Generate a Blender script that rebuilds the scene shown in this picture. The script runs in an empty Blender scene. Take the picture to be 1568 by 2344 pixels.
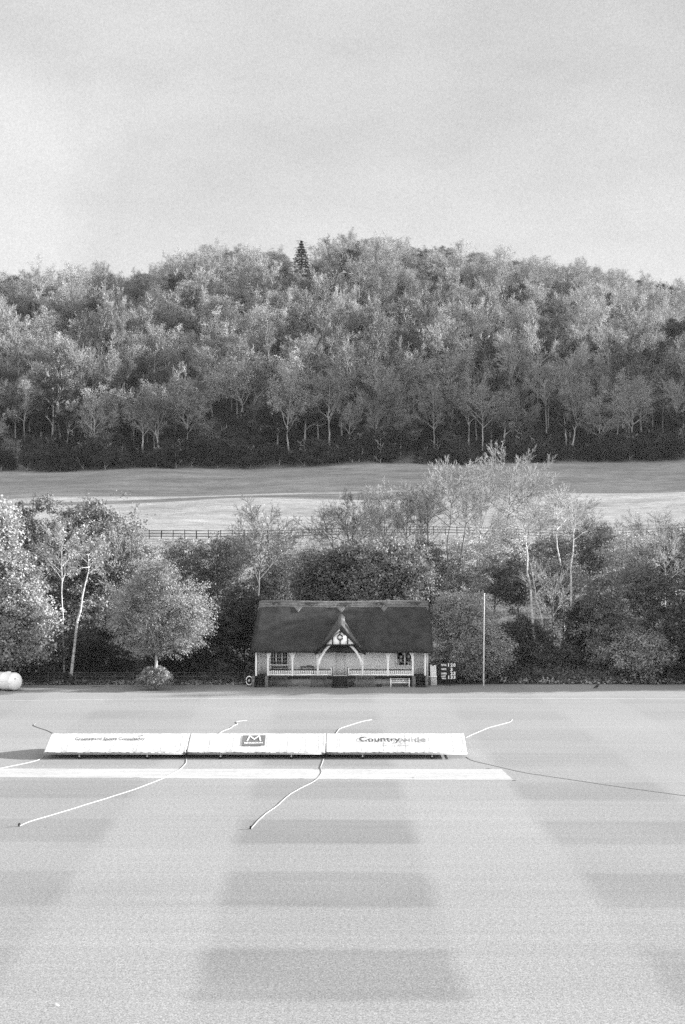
import bpy, math, random
import numpy as np
from mathutils import Vector

# ------------------------------------------------------------------ basics
R = math.radians
scene = bpy.context.scene
COL = scene.collection
F, HZ, CX, CH = 3255.0, 1230.0, 784.0, 11.4     # lens, horizon row, centre column, camera height (metres)

def wx(px, Y): return (px - CX) * Y / F
def wz(py, Y): return CH - (py - HZ) * Y / F
def onlawn(px, py):
    Y = CH * F / (py - HZ)
    return (wx(px, Y), Y)

def tag(o, label=None, cat=None, group=None, kind=None):
    if label: o['label'] = label
    if cat: o['category'] = cat
    if group: o['group'] = group
    if kind: o['kind'] = kind
    return o

def empty(name, loc, label=None, cat=None, group=None):
    o = bpy.data.objects.new(name, None)
    COL.objects.link(o)
    o.location = loc
    o.empty_display_size = 0.3
    return tag(o, label, cat, group)

def mesh_np(name, V, Fq, mat, parent=None, smooth=False, midx=None):
    """V (n,3) world coords, Fq list/array of quads or dict of loops; vertices made local to the parent chain."""
    V = np.asarray(V, dtype=np.float32)
    off = np.zeros(3, dtype=np.float32)
    q = parent
    while q is not None:
        off += np.array(q.location, dtype=np.float32); q = q.parent
    V = V - off
    me = bpy.data.meshes.new(name)
    me.vertices.add(len(V)); me.vertices.foreach_set('co', V.ravel())
    if isinstance(Fq, np.ndarray):
        n, k = Fq.shape
        me.loops.add(n * k); me.loops.foreach_set('vertex_index', Fq.astype(np.int32).ravel())
        me.polygons.add(n)
        me.polygons.foreach_set('loop_start', np.arange(0, n * k, k, dtype=np.int32))
        me.polygons.foreach_set('loop_total', np.full(n, k, dtype=np.int32))
    else:
        tot = [len(f) for f in Fq]; n = len(Fq)
        flat = np.array([i for f in Fq for i in f], dtype=np.int32)
        me.loops.add(len(flat)); me.loops.foreach_set('vertex_index', flat)
        me.polygons.add(n)
        me.polygons.foreach_set('loop_start', np.array([0] + list(np.cumsum(tot)[:-1]), dtype=np.int32))
        me.polygons.foreach_set('loop_total', np.array(tot, dtype=np.int32))
    mats = mat if isinstance(mat, (list, tuple)) else [mat]
    for m in mats: me.materials.append(m)
    if midx is not None: me.polygons.foreach_set('material_index', np.asarray(midx, dtype=np.int32))
    if smooth: me.polygons.foreach_set('use_smooth', np.ones(n, dtype=bool))
    me.update(calc_edges=True)
    me.validate()
    o = bpy.data.objects.new(name, me)
    COL.objects.link(o)
    if parent is not None: o.parent = parent
    return o

class MB:
    def __init__(s): s.v = []; s.f = []
    def box(s, x0, x1, y0, y1, z0, z1):
        n = len(s.v)
        s.v += [(x0,y0,z0),(x1,y0,z0),(x1,y1,z0),(x0,y1,z0),(x0,y0,z1),(x1,y0,z1),(x1,y1,z1),(x0,y1,z1)]
        s.f += [tuple(n+i for i in q) for q in ((0,3,2,1),(4,5,6,7),(0,1,5,4),(1,2,6,5),(2,3,7,6),(3,0,4,7))]
        return s
    def prism(s, poly, y0, y1):          # poly in (x,z), extruded along y
        n = len(s.v); k = len(poly)
        s.v += [(a, y0, b) for a, b in poly] + [(a, y1, b) for a, b in poly]
        s.f += [tuple(range(n, n+k)), tuple(range(n+2*k-1, n+k-1, -1))]
        for i in range(k):
            j = (i+1) % k
            s.f.append((n+i, n+k+i, n+k+j, n+j))
        return s
    def bar(s, p0, p1, w, d):            # a bar in the xz plane, width w in plane, depth d in y
        a = np.array(p0, float); b = np.array(p1, float)
        t = b - a; L = np.linalg.norm(t); t /= L
        up = np.array([0, 1, 0.0]) if abs(t[1]) < .9 else np.array([1, 0, 0.0])
        u = np.cross(t, up); u /= np.linalg.norm(u); v = np.cross(t, u)
        n = len(s.v)
        for c in (a, b):
            for su, sv in ((-1,-1),(1,-1),(1,1),(-1,1)):
                s.v.append(tuple(c + u*su*w/2 + v*sv*d/2))
        s.f += [tuple(n+i for i in q) for q in ((0,1,2,3),(7,6,5,4),(0,4,5,1),(1,5,6,2),(2,6,7,3),(3,7,4,0))]
        return s
    def tube(s, pts, rad, n=8, closed=False, cap=True):
        V, Fc = tube(np.array(pts, float), rad, n, closed, cap)
        o = len(s.v); s.v += [tuple(v) for v in V]; s.f += [tuple(o+i for i in f) for f in Fc]
        return s
    def build(s, name, mat, parent=None, smooth=False, bevel=0):
        o = mesh_np(name, np.array(s.v), s.f, mat, parent, smooth)
        if bevel:
            m = o.modifiers.new('bevel', 'BEVEL'); m.width = bevel; m.segments = 2; m.limit_method = 'ANGLE'
        return o

def tube(P, rad, n=8, closed=False, cap=True):
    N = len(P)
    rad = np.full(N, rad) if np.isscalar(rad) else np.asarray(rad)
    if closed: T = np.roll(P, -1, 0) - np.roll(P, 1, 0)
    else:
        T = np.empty_like(P); T[1:-1] = P[2:] - P[:-2]; T[0] = P[1]-P[0]; T[-1] = P[-1]-P[-2]
    T /= np.linalg.norm(T, axis=1)[:, None] + 1e-9
    ref = np.array([0, 0, 1.0]) if abs(T[:, 2]).mean() < .8 else np.array([1.0, 0, 0])
    U = np.cross(T, ref); U /= np.linalg.norm(U, axis=1)[:, None] + 1e-9
    W = np.cross(T, U)
    a = np.arange(n) * 2*math.pi/n
    V = P[:, None] + rad[:, None, None]*(np.cos(a)[None, :, None]*U[:, None] + np.sin(a)[None, :, None]*W[:, None])
    V = V.reshape(-1, 3); Fc = []
    for i in range(N if closed else N-1):
        b = (i+1) % N
        for j in range(n):
            k = (j+1) % n
            Fc.append((i*n+j, i*n+k, b*n+k, b*n+j))
    if cap and not closed:
        Fc.append(tuple(range(n-1, -1, -1))); Fc.append(tuple((N-1)*n+j for j in range(n)))
    return V, Fc

# ------------------------------------------------------------------ materials
def nt(name):
    m = bpy.data.materials.new(name); m.use_nodes = True
    t = m.node_tree; b = t.nodes['Principled BSDF']
    return m, t, b
def N(t, kind, **kw):
    n = t.nodes.new(kind)
    for k, v in kw.items():
        if k in ('operation', 'blend_type', 'data_type', 'feature', 'noise_dimensions'): setattr(n, k, v)
        else: n.inputs[k].default_value = v
    return n
def noise(t, scale, detail=3, rough=.6, vec=None, stretch=None):
    n = N(t, 'ShaderNodeTexNoise', Scale=scale, Detail=detail, Roughness=rough)
    g = t.nodes.new('ShaderNodeNewGeometry')
    src = vec or g.outputs['Position']
    if stretch:
        mp = t.nodes.new('ShaderNodeVectorMath'); mp.operation = 'MULTIPLY'; mp.inputs[1].default_value = stretch
        t.links.new(src, mp.inputs[0]); src = mp.outputs[0]
    t.links.new(src, n.inputs['Vector'])
    return n.outputs['Fac']
def mth(t, op, a, b=None, c=None, clamp=False):
    n = t.nodes.new('ShaderNodeMath'); n.operation = op; n.use_clamp = clamp
    for i, v in enumerate((a, b, c)):
        if v is None: continue
        if isinstance(v, (int, float)): n.inputs[i].default_value = v
        else: t.links.new(v, n.inputs[i])
    return n.outputs[0]
def remap(t, v, a, b, lo, hi):
    n = t.nodes.new('ShaderNodeMapRange'); n.inputs[1].default_value = a; n.inputs[2].default_value = b
    n.inputs[3].default_value = lo; n.inputs[4].default_value = hi
    t.links.new(v, n.inputs[0]); return n.outputs[0]
def mat(name, g, rough=.8, var=.15, scale=6, stretch=None, bump=0, bscale=None, fine=0, metallic=0):
    m, t, b = nt(name)
    b.inputs['Roughness'].default_value = rough; b.inputs['Metallic'].default_value = metallic
    b.inputs['Specular IOR Level'].default_value = .3
    v = remap(t, noise(t, scale, 4, .65, None, stretch), .3, .7, g*(1-var), g*(1+var))
    if fine: v = mth(t, 'MULTIPLY', v, remap(t, noise(t, fine, 2, .7, None, stretch), .3, .7, .75, 1.25))
    c = t.nodes.new('ShaderNodeCombineColor')
    for i in range(3): t.links.new(v, c.inputs[i])
    t.links.new(c.outputs[0], b.inputs['Base Color'])
    if bump:
        bn = t.nodes.new('ShaderNodeBump'); bn.inputs['Strength'].default_value = bump; bn.inputs['Distance'].default_value = .05
        t.links.new(noise(t, bscale or scale*3, 3, .7, None, stretch), bn.inputs['Height'])
        t.links.new(bn.outputs[0], b.inputs['Normal'])
    return m
def leafmat(name, g, var=.35, trans=.12):
    m = bpy.data.materials.new(name); m.use_nodes = True; t = m.node_tree
    t.nodes.remove(t.nodes['Principled BSDF'])
    out = t.nodes['Material Output']
    oi = t.nodes.new('ShaderNodeObjectInfo')
    big = remap(t, noise(t, .13, 1, .5), .35, .65, 1-var*.6, 1+var*.6)
    sm = remap(t, noise(t, 1.6, 3, .7), .3, .7, 1-var, 1+var)
    rnd = remap(t, oi.outputs['Random'], 0, 1, .75, 1.25)
    v = mth(t, 'MULTIPLY', mth(t, 'MULTIPLY', big, sm), mth(t, 'MULTIPLY', rnd, g))
    c = t.nodes.new('ShaderNodeCombineColor')
    for i in range(3): t.links.new(v, c.inputs[i])
    d = t.nodes.new('ShaderNodeBsdfDiffuse'); tr = t.nodes.new('ShaderNodeBsdfTranslucent'); mx = t.nodes.new('ShaderNodeMixShader')
    mx.inputs[0].default_value = trans
    t.links.new(c.outputs[0], d.inputs[0]); t.links.new(c.outputs[0], tr.inputs[0])
    t.links.new(d.outputs[0], mx.inputs[1]); t.links.new(tr.outputs[0], mx.inputs[2]); t.links.new(mx.outputs[0], out.inputs['Surface'])
    return m

M = dict(
    thatch=mat('thatch', .036, .95, .5, 1.2, None, .9, 40, 28),
    thatch_lit=mat('thatch_lit', .085, .95, .35, 2, None, .9, 40, 28),  # lighter thatch for the gablet, its sunlit look painted into the colour
    thatch_cap=mat('thatch_cap', .14, .95, .3, 3, (1, 1, .4), .9, 40, 30),
    thatch_end=mat('thatch_end', .22, .95, .4, 6, None, .9, 40, 30),
    white=mat('white_paint', .85, .5, .06, 3),
    wallw=mat('cream_wall', .92, .8, .06, 1.5),
    dark=mat('dark_paint', .018, .5, .2, 5),
    glass=mat('window_glass', .012, .12, .2, 2),
    stone=mat('rubble_stone', .13, .9, .5, 5, None, .8, 9, 14),
    plinth=mat('pale_stone', .26, .9, .35, 3, None, .5, 9, 25),
    step=mat('step_timber', .03, .8, .5, 4, (1, 1, 6), .4, 20),
    oak=mat('weathered_teak', .085, .8, .3, 8, (1, 4, 4), .3, 40),
    canvas=mat('white_canvas', .52, .7, .05, 1.3, None, .5, 3),
    steel=mat('galvanised_steel', .45, .45, .15, 12, None, 0, None, 0, .6),
    tyre=mat('black_rubber', .012, .8, .1, 8),
    rope=mat('rope', .36, .9, .1, 12),
    oldrope=mat('old_rope', .22, .9, .2, 12),
    paper=mat('notice_paper', .5, .8, .1, 5),
    greyp=mat('grey_print', .13, .8, .12, 8, None, 0, None, 30),
    midp=mat('dark_grey_print', .055, .8, .1, 8),
    palep=mat('pale_print', .21, .8, .1, 8),
    fence=mat('fence_timber', .035, .9, .3, 3),
    board=mat('black_board', .012, .7, .2, 5),
    tank=mat('white_plastic', .8, .4, .05, 1.5),
    bark=mat('grey_bark', .13, .95, .4, 5, (1, 1, .3), .5, 16),
    palebark=mat('pale_bark', .46, .9, .6, 3, (1, 1, 2.5), .3, 16),
    darkbark=mat('dark_bark', .07, .95, .4, 5, (1, 1, .3), .5, 16),
    twig=mat('pale_twigs', .27, .95, .25, .8),
    darktwig=mat('dark_twigs', .11, .95, .25, .8),
    forestbark=mat('forest_bark', .33, .95, .5, .4),
    feather=mat('black_feather', .015, .5, .1, 20),
    pitch=None,
    leaf_bright=leafmat('leaf_bright', .29, .35),
    leaf_mid=leafmat('leaf_mid', .31, .35),
    leaf_soft=leafmat('leaf_soft', .30, .35),
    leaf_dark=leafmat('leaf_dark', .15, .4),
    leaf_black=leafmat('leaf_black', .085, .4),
    f_light=leafmat('forest_leaf_light', .31, .55),
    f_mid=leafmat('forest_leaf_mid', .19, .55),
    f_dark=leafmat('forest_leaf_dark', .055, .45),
    f_ever=leafmat('forest_evergreen', .05, .4),
)

# ------------------------------------------------------------------ ground
SKY_D = [(-300,670),(0,642),(200,632),(330,630),(400,604),(540,574),(640,568),(700,564),(800,553),(900,556),(960,572),(1080,590),(1200,602),(1340,617),(1480,652),(1568,672),(1900,720)]
RY = 500.0
_sx = np.array([wx(a, RY) for a, b in SKY_D]); _sz = np.array([wz(b, RY) - 9.5 for a, b in SKY_D])
_by = np.array([-100, 112, 120, 135, 150, 175, 200, 240, 285, 330]); _bz = np.array([0, 0, .7, 2.4, 4.7, 8.0, 11.0, 15.6, 21.4, 28.2])
def hgt(x, y):
    x = np.asarray(x, float); y = np.asarray(y, float)
    b = np.interp(y, _by, _bz)
    k = np.interp(y, [150, 200, 330], [0, .008, .018])
    low = b + k*np.clip(x, -130, 130)
    G = np.interp(x * RY/np.maximum(y, 330), _sx, _sz)
    t = np.clip((y - 330)/(RY - 330), 0, 1)
    t = .72*t + .28*np.sin(t*math.pi/2)
    hill = low*(1-t) + G*t
    z = np.where(y > 330, hill, low)
    far = np.clip((y - RY)/260, 0, 1)
    z = z - np.where(y > RY, (z - 25)*(far*far*(3-2*far)), 0)
    # unseen spur and knobs added at the right, shaped to shade the upper meadow
    sp = np.exp(-((x-200)/44.)**2) * np.exp(-(np.abs(y-351-5*np.sin(x*.09))/41.)**4) * 86
    sp = sp + np.exp(-((x-150)/22.)**2) * np.exp(-(np.abs(y-295-3*np.sin(x*.13))/5.5)**2) * 58
    sp = sp + np.exp(-((x-125)/14.)**2) * np.exp(-(np.abs(y-283-4*np.sin(x*.2))/2.4)**2) * 26
    z = z + sp*(1 + .08*np.sin(y*.7+x*.1) + .07*np.sin(y*1.7+1+x*.05))
    und = .5*np.sin(x*.11+y*.05)*np.sin(y*.09-x*.03)*np.clip((y-150)/60, 0, 1)
    return z + und

def terrain():
    xs = np.concatenate([np.linspace(-900, -170, 14)[:-1], np.linspace(-170, 240, 165), np.linspace(240, 900, 14)[1:]])
    ys = np.concatenate([np.linspace(-120, 100, 12)[:-1], np.linspace(100, 560, 185), np.linspace(560, 1600, 14)[1:]])
    X, Y = np.meshgrid(xs, ys)
    Z = hgt(X, Y)
    V = np.stack([X, Y, Z], -1).reshape(-1, 3)
    ny, nx = X.shape
    i = (np.arange(ny-1)[:, None]*nx + np.arange(nx-1)[None]).ravel()
    Fc = np.stack([i, i+1, i+nx+1, i+nx], 1)
    m, t, b = nt('meadow_grass'); b.inputs['Roughness'].default_value = .95; b.inputs['Specular IOR Level'].default_value = .1
    a = remap(t, noise(t, .06, 3, .6, None, (1, 3, 1)), .35, .65, .8, 1.2)
    c1 = remap(t, noise(t, .9, 5, .85, None, (.35, 1.6, 1)), .3, .7, .5, 1.5)
    c2 = remap(t, noise(t, 9, 2, .7, None, (.4, 1.5, 1)), .3, .7, .65, 1.35)
    g = t.nodes.new('ShaderNodeNewGeometry'); sp = t.nodes.new('ShaderNodeSeparateXYZ'); t.links.new(g.outputs['Position'], sp.inputs[0])
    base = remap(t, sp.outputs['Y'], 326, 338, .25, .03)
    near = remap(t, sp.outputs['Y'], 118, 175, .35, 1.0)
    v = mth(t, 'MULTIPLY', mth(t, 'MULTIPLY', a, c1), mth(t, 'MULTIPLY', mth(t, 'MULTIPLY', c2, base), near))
    c = t.nodes.new('ShaderNodeCombineColor'); [t.links.new(v, c.inputs[k]) for k in range(3)]
    t.links.new(c.outputs[0], b.inputs['Base Color'])
    bn = t.nodes.new('ShaderNodeBump'); bn.inputs['Strength'].default_value = .6; bn.inputs['Distance'].default_value = .25
    t.links.new(noise(t, 1.5, 4, .75, None, (.5, 1.5, 1)), bn.inputs['Height']); t.links.new(bn.outputs[0], b.inputs['Normal'])
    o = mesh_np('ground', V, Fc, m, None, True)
    tag(o, 'grass ground rising behind the trees into a meadow and a wooded hill', None, None, 'structure')
terrain()

def lawn():
    m, t, b = nt('mown_lawn'); b.inputs['Roughness'].default_value = .9; b.inputs['Specular IOR Level'].default_value = .15
    g = t.nodes.new('ShaderNodeNewGeometry'); sp = t.nodes.new('ShaderNodeSeparateXYZ'); t.links.new(g.outputs['Position'], sp.inputs[0])
    X, Y = sp.outputs['X'], sp.outputs['Y']
    wob = remap(t, noise(t, .35, 4, .7), .3, .7, -.12, .12)
    # lengthwise mowing passes: about 11.6 m repeat, slightly turned from the view
    xr = mth(t, 'ADD', mth(t, 'ADD', X, mth(t, 'MULTIPLY', Y, .0135)), wob)
    sx = mth(t, 'COSINE', mth(t, 'MULTIPLY', mth(t, 'ADD', xr, -.15), 2*math.pi/11.9))
    sx = remap(t, sx, -.38, -.06, 0, 1)          # 1 on dark passes
    yr = mth(t, 'ADD', mth(t, 'ADD', Y, wob), mth(t, 'MULTIPLY', X, .02))
    sy = mth(t, 'SINE', mth(t, 'MULTIPLY', mth(t, 'ADD', yr, -34.9), 2*math.pi/9.0))
    sy = remap(t, sy, -.17, .17, 0, 1)
    fade = remap(t, Y, 55, 85, 1, .5)
    fx = remap(t, noise(t, .09, 2, .5), .3, .7, .7, 1.2)
    side = remap(t, mth(t, 'ABSOLUTE', X), 3.5, 9, .16, .10)
    dark = mth(t, 'MULTIPLY', mth(t, 'ADD', mth(t, 'MULTIPLY', mth(t, 'MULTIPLY', sx, sy), side), mth(t, 'ADD', mth(t, 'MULTIPLY', sx, .085), mth(t, 'MULTIPLY', sy, .025))), mth(t, 'MULTIPLY', fade, fx))
    big = remap(t, noise(t, .05, 3, .6), .3, .7, .93, 1.07)
    streak = remap(t, noise(t, .8, 3, .6, None, (.12, 2.2, 1)), .3, .7, .95, 1.05)
    fine = remap(t, noise(t, 8, 5, .9), .25, .75, .45, 1.55)
    fine2 = remap(t, noise(t, 24, 1, .5), .3, .7, .62, 1.38)
    v = mth(t, 'MULTIPLY', mth(t, 'MULTIPLY', mth(t, 'SUBTRACT', 1.0, dark), .235), mth(t, 'MULTIPLY', mth(t, 'MULTIPLY', big, streak), mth(t, 'MULTIPLY', fine, fine2)))
    # worn scuffs along the far boundary on the left
    c = t.nodes.new('ShaderNodeCombineColor'); [t.links.new(v, c.inputs[k]) for k in range(3)]
    t.links.new(c.outputs[0], b.inputs['Base Color'])
    xs = np.linspace(-90, 90, 181); V = []; Fc = []
    rg = np.random.default_rng(3)
    far = 110.3 + .25*np.sin(xs*.7) + rg.normal(0, .08, len(xs)) - np.where(xs < -12, .5, 0)
    for k, x in enumerate(xs): V += [(x, -60, .004), (x, 60, .004), (x, far[k], .004)]
    for k in range(180):
        a = 3*k; Fc += [(a, a+3, a+4, a+1), (a+1, a+4, a+5, a+2)]
    o = mesh_np('lawn', V, Fc, m); tag(o, 'mown sports ground lawn with crossing light and dark passes', None, None, 'structure')
    # pitch
    mp = mat('bare_pitch', .345, .9, .14, 1.2, (.25, 1.5, 1), .1, 20, 14)
    p = [onlawn(-60, 1759.5), onlawn(-60, 1779.5), onlawn(1175, 1786), onlawn(1148, 1761)]
    rg = np.random.default_rng(8); V = []; n = 60
    for k in range(n+1):
        f = k/n
        x = p[0][0] + (p[3][0]-p[0][0])*f; y = p[0][1] + (p[3][1]-p[0][1])*f
        x2 = p[1][0] + (p[2][0]-p[1][0])*f; y2 = p[1][1] + (p[2][1]-p[1][1])*f
        V += [(x, y+rg.normal(0, .025), .009), (x2, y2+rg.normal(0, .025), .009)]
    Fc = [(2*k+1, 2*k+3, 2*k+2, 2*k) for k in range(n)]
    tag(mesh_np('pitch', V, Fc, mp), 'pale bare cricket pitch strip across the lawn', None, None, 'structure')
    # faint boundary line beyond the covers
    ml = mat('boundary_chalk', .42, .9, .25, 1.5, None, 0, None, 10)
    pts = [(-60,1607),(0,1604.8),(150,1602.5),(300,1600.5),(450,1599.5),(800,1598.5),(1200,1599),(1650,1600)]
    V = []
    for px in range(-60, 1651, 10):
        py = np.interp(px, [a for a, b in pts], [b for a, b in pts])
        x, y = onlawn(px, py); V += [(x, y+.08, .008), (x, y-.08, .008)]
    Fc = [(2*k+1, 2*k+3, 2*k+2, 2*k) for k in range(len(V)//2-1)]
    tag(mesh_np('boundary_line', V, Fc, ml), 'faint chalk boundary line across the far lawn', None, None, 'structure')
lawn()

# ------------------------------------------------------------------ vegetation tools
def quads(C, size, rng, up=.3, aspect=1.5):
    n = len(C)
    nrm = rng.normal(size=(n, 3)); nrm[:, 2] = np.abs(nrm[:, 2]) + up
    nrm /= np.linalg.norm(nrm, axis=1)[:, None]
    a = rng.normal(size=(n, 3)); u = np.cross(nrm, a); u /= np.linalg.norm(u, axis=1)[:, None] + 1e-9
    w = np.cross(nrm, u)
    s = (size * rng.uniform(.6, 1.35, n))[:, None]
    V = np.stack([C - u*s*.5*aspect**.5, C + w*s*.5/aspect**.5 + nrm*s*.06, C + u*s*.5*aspect**.5, C - w*s*.5/aspect**.5 + nrm*s*.06], 1).reshape(-1, 3)
    return V, np.arange(4*n, dtype=np.int32).reshape(n, 4)

def crown_pts(blobs, n, rng, clump=.55, nclump=None, gap=.0, shell=.55):
    """leaf centres in clumps spread through ellipsoids (cx,cy,cz,rx,ry,rz)"""
    vol = np.array([b[3]*b[4]*b[5] for b in blobs])**.8; vol /= vol.sum()
    out = []
    for b, f in zip(blobs, vol):
        m = max(8, int((nclump or n/45)*f))
        d = rng.normal(size=(m, 3)); d /= np.linalg.norm(d, axis=1)[:, None]
        r = shell + (1-shell)*rng.random(m)**.6
        inner = rng.random(m) < .25; r[inner] = rng.random(inner.sum())**.5*.8
        lob = 1 + .22*np.sin(d[:, 0]*5+b[0])*np.sin(d[:, 2]*6+b[2]) + rng.normal(0, .13, m)
        c = np.array(b[:3]) + d*np.array(b[3:6])*(r*lob)[:, None]
        w = rng.uniform(.5, 1.6, m); k = rng.choice(m, int(n*f), p=w/w.sum())
        cs = clump*rng.uniform(.6, 1.4, m)
        off = rng.normal(size=(len(k), 3))*np.array([1, 1, .6])*cs[k][:, None]*.6
        out.append(c[k] + off)
    return np.concatenate(out)

def skeleton(rng, trunk, r0, counts, ratio, angle, tmin, levels, upt=.25, len0=None, rmin=.016, wig=.16, tap0=.55):
    """polylines (pts, radii, level); trunk is a list of points"""
    trunk = np.array(trunk, float)
    seg = np.linalg.norm(np.diff(trunk, axis=0), axis=1); L = seg.sum(); cum = np.concatenate([[0], np.cumsum(seg)])/L
    K = 12; tt = np.linspace(0, 1, K)
    P = np.stack([np.interp(tt, cum, trunk[:, i]) for i in range(3)], 1)
    P[1:-1] += rng.normal(0, L*.004, (K-2, 3))
    rad = r0*(1-tt)**.8*.92 + r0*.06; rad[0] *= 1.25
    out = [(P, rad, 0)]
    def grow(P, rad, level, L):
        if level >= levels: return
        n = counts[level]; t0 = tmin if level == 0 else .22
        az0 = rng.uniform(0, 6.28)
        for i in range(n):
            t = t0 + (1-t0)*((i + rng.random()*.8)/n)
            t = min(t, .99); f = t*(len(P)-1); a = int(f); fr = f-a
            p = P[a]*(1-fr) + P[min(a+1, len(P)-1)]*fr
            d0 = P[min(a+1, len(P)-1)] - P[a]; d0 = d0/(np.linalg.norm(d0)+1e-9)
            rr = rad[a]*(1-fr) + rad[min(a+1, len(P)-1)]*fr
            az = az0 + i*2.4 + rng.normal(0, .3)
            e = np.cross(d0, [math.cos(az), math.sin(az), .13]); e /= np.linalg.norm(e)+1e-9
            an = angle[level]*rng.uniform(.7, 1.25)
            d = d0*math.cos(an) + e*math.sin(an)
            base = (len0 or L*ratio[0]) if level == 0 else L*ratio[level]
            taper = (1 - tap0*(t-t0)/(1-t0)) if level == 0 else (1-.5*t)
            Lc = base*taper*rng.uniform(.75, 1.2)
            if Lc < .12: continue
            k = 6 if level == 0 else (5 if level == 1 else 4)
            Q = [p]; st = Lc/(k-1)
            for s in range(k-1):
                d = d + rng.normal(0, wig, 3); d[2] += upt*.35; d /= np.linalg.norm(d)
                Q.append(Q[-1] + d*st)
            rc = max(rmin, min(rr*.75, Lc*.028)); q = np.linspace(0, 1, k)
            rq = np.maximum(rc*(1-q*.85), rmin*.6)
            Q = np.array(Q); out.append((Q, rq, level+1)); grow(Q, rq, level+1, Lc)
    grow(P, rad, 0, L)
    return out

SIDES = [8, 6, 4, 3, 3, 3]
def skel_mesh(sk, lv=None):
    Vs, Fs, o = [], [], 0
    by = {}
    for P, r, l in sk:
        if lv is None or l in lv: by.setdefault((len(P), SIDES[l]), []).append((P, r))
    for (k, n), lst in by.items():
        P = np.stack([a for a, b in lst]); r = np.stack([b for a, b in lst]); m = len(lst)
        T = np.empty_like(P); T[:, 1:-1] = P[:, 2:]-P[:, :-2]; T[:, 0] = P[:, 1]-P[:, 0]; T[:, -1] = P[:, -1]-P[:, -2]
        T /= np.linalg.norm(T, axis=2)[..., None]+1e-9
        ref = np.where(np.abs(T[:, :1, 2:3]) < .8, np.array([0, 0, 1.]), np.array([1., 0, 0]))
        U = np.cross(T, np.broadcast_to(ref, T.shape)); U /= np.linalg.norm(U, axis=2)[..., None]+1e-9
        W = np.cross(T, U); a = np.arange(n)*2*math.pi/n
        V = P[:, :, None] + r[:, :, None, None]*(np.cos(a)[None, None, :, None]*U[:, :, None] + np.sin(a)[None, None, :, None]*W[:, :, None])
        Vs.append(V.reshape(-1, 3))
        i, j = np.meshgrid(np.arange(k-1), np.arange(n), indexing='ij'); i = i.ravel(); j = j.ravel(); jn = (j+1) % n
        f = np.stack([i*n+j, i*n+jn, (i+1)*n+jn, (i+1)*n+j], 1)
        f = (f[None] + (np.arange(m)*k*n)[:, None, None]).reshape(-1, 4) + o
        Fs.append(f); o += m*k*n
    return np.concatenate(Vs), np.concatenate(Fs).astype(np.int32)

def blob(px, py, Y, rx, ry, ry_m=None):
    s = F/Y
    return (wx(px, Y), Y, wz(py, Y), rx/s, ry_m or min(rx, ry*1.3)/s, ry/s)

def leafy(name, label, px, Y, blobs, n, size, lm, bm='darkbark', seed=0, clump=.55, cat='tree', group=None, r0=.2, fork=.35, trunkpx=None, shell=.55, part='crown', aspect=1.5):
    rng = np.random.default_rng(seed)
    x = wx(px, Y); z0 = float(hgt(x, Y))
    root = empty(name, (x, Y, z0), label, cat, group)
    B = [blob(*b) if len(b) in (5, 6) and b[2] > 60 else b for b in blobs]
    top = max(b[2]+b[5]*.55 for b in B); tx = np.mean([b[0] for b in B])
    tr = [(x, Y, z0-.1), (x+.1*(tx-x), Y, z0+(top-z0)*.35), (tx, Y, top)] if trunkpx is None else [(wx(a, Y), Y, wz(b, Y)) for a, b in trunkpx]
    w = max(b[3] for b in B)
    sk = skeleton(rng, tr, r0, [12, 5, 3], [.4, .5, .5], [.9, .7, .6], fork, 3, .2, w*.95)
    V, Fc = skel_mesh(sk); mesh_np('trunk' if cat == 'tree' else 'stem', V, Fc, M[bm], root, True)
    n = int(n*1.55); size *= .8
    C = crown_pts(B, n, rng, clump, shell=shell)
    C = C[C[:, 2] > hgt(C[:, 0], C[:, 1]) + .03]
    V, Fc = quads(C, size, rng, aspect=aspect); mesh_np(part if cat == 'tree' else 'foliage', V, Fc, M[lm], root)
    return root

def bare(name, label, Y, trunkpx, top, spread, seed, bm='bark', tm='twig', r0=.17, fork=.4, counts=(13, 9, 8, 5), ang=(.75, .6, .55, .55), upt=.07, leaves=0, lm='leaf_mid', group=None, lsize=.14, levels=4):
    rng = np.random.default_rng(seed)
    pts = [(wx(a, Y), Y, wz(b, Y)) for a, b in trunkpx]
    z0 = float(hgt(pts[0][0], Y)); pts[0] = (pts[0][0], Y, min(z0-.1, pts[0][2]))
    topz = wz(top, Y); l = pts[-1]; ch = topz - l[2]
    sp = spread/(F/Y)
    pts.append((l[0]+rng.normal(0, .03*ch), Y+rng.normal(0, .2), l[2]+.60*ch))
    Ls = sum(math.dist(pts[i], pts[i+1]) for i in range(len(pts)-1)); tf = 1 - .66*ch/Ls
    root = empty(name, (pts[0][0], Y, z0), label, 'tree', group)
    sp *= 1.25; a0 = min(1.15, math.atan2(sp, ch*.6)*1.35)
    sk = skeleton(rng, pts, r0, counts, [.4, .52, .48, .5], (a0,)+tuple(ang[1:]), max(.05, tf), levels, upt, math.hypot(sp, ch*.48)*1.0, rmin=.018, wig=.09, tap0=.38)
    V, Fc = skel_mesh(sk, (0, 1)); mesh_np('trunk', V, Fc, M[bm], root, True)
    V, Fc = skel_mesh(sk, (2, 3, 4, 5)); tw = mesh_np('crown', V, Fc, M[tm], root)
    if leaves:
        tips = np.concatenate([p[1:] for p, r, l in sk if l >= 3])
        C = tips[rng.choice(len(tips), leaves)] + rng.normal(0, .12, (leaves, 3))
        V, Fc = quads(C, lsize, rng); mesh_np('leaves', V, Fc, M[lm], root)
    return root

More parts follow.
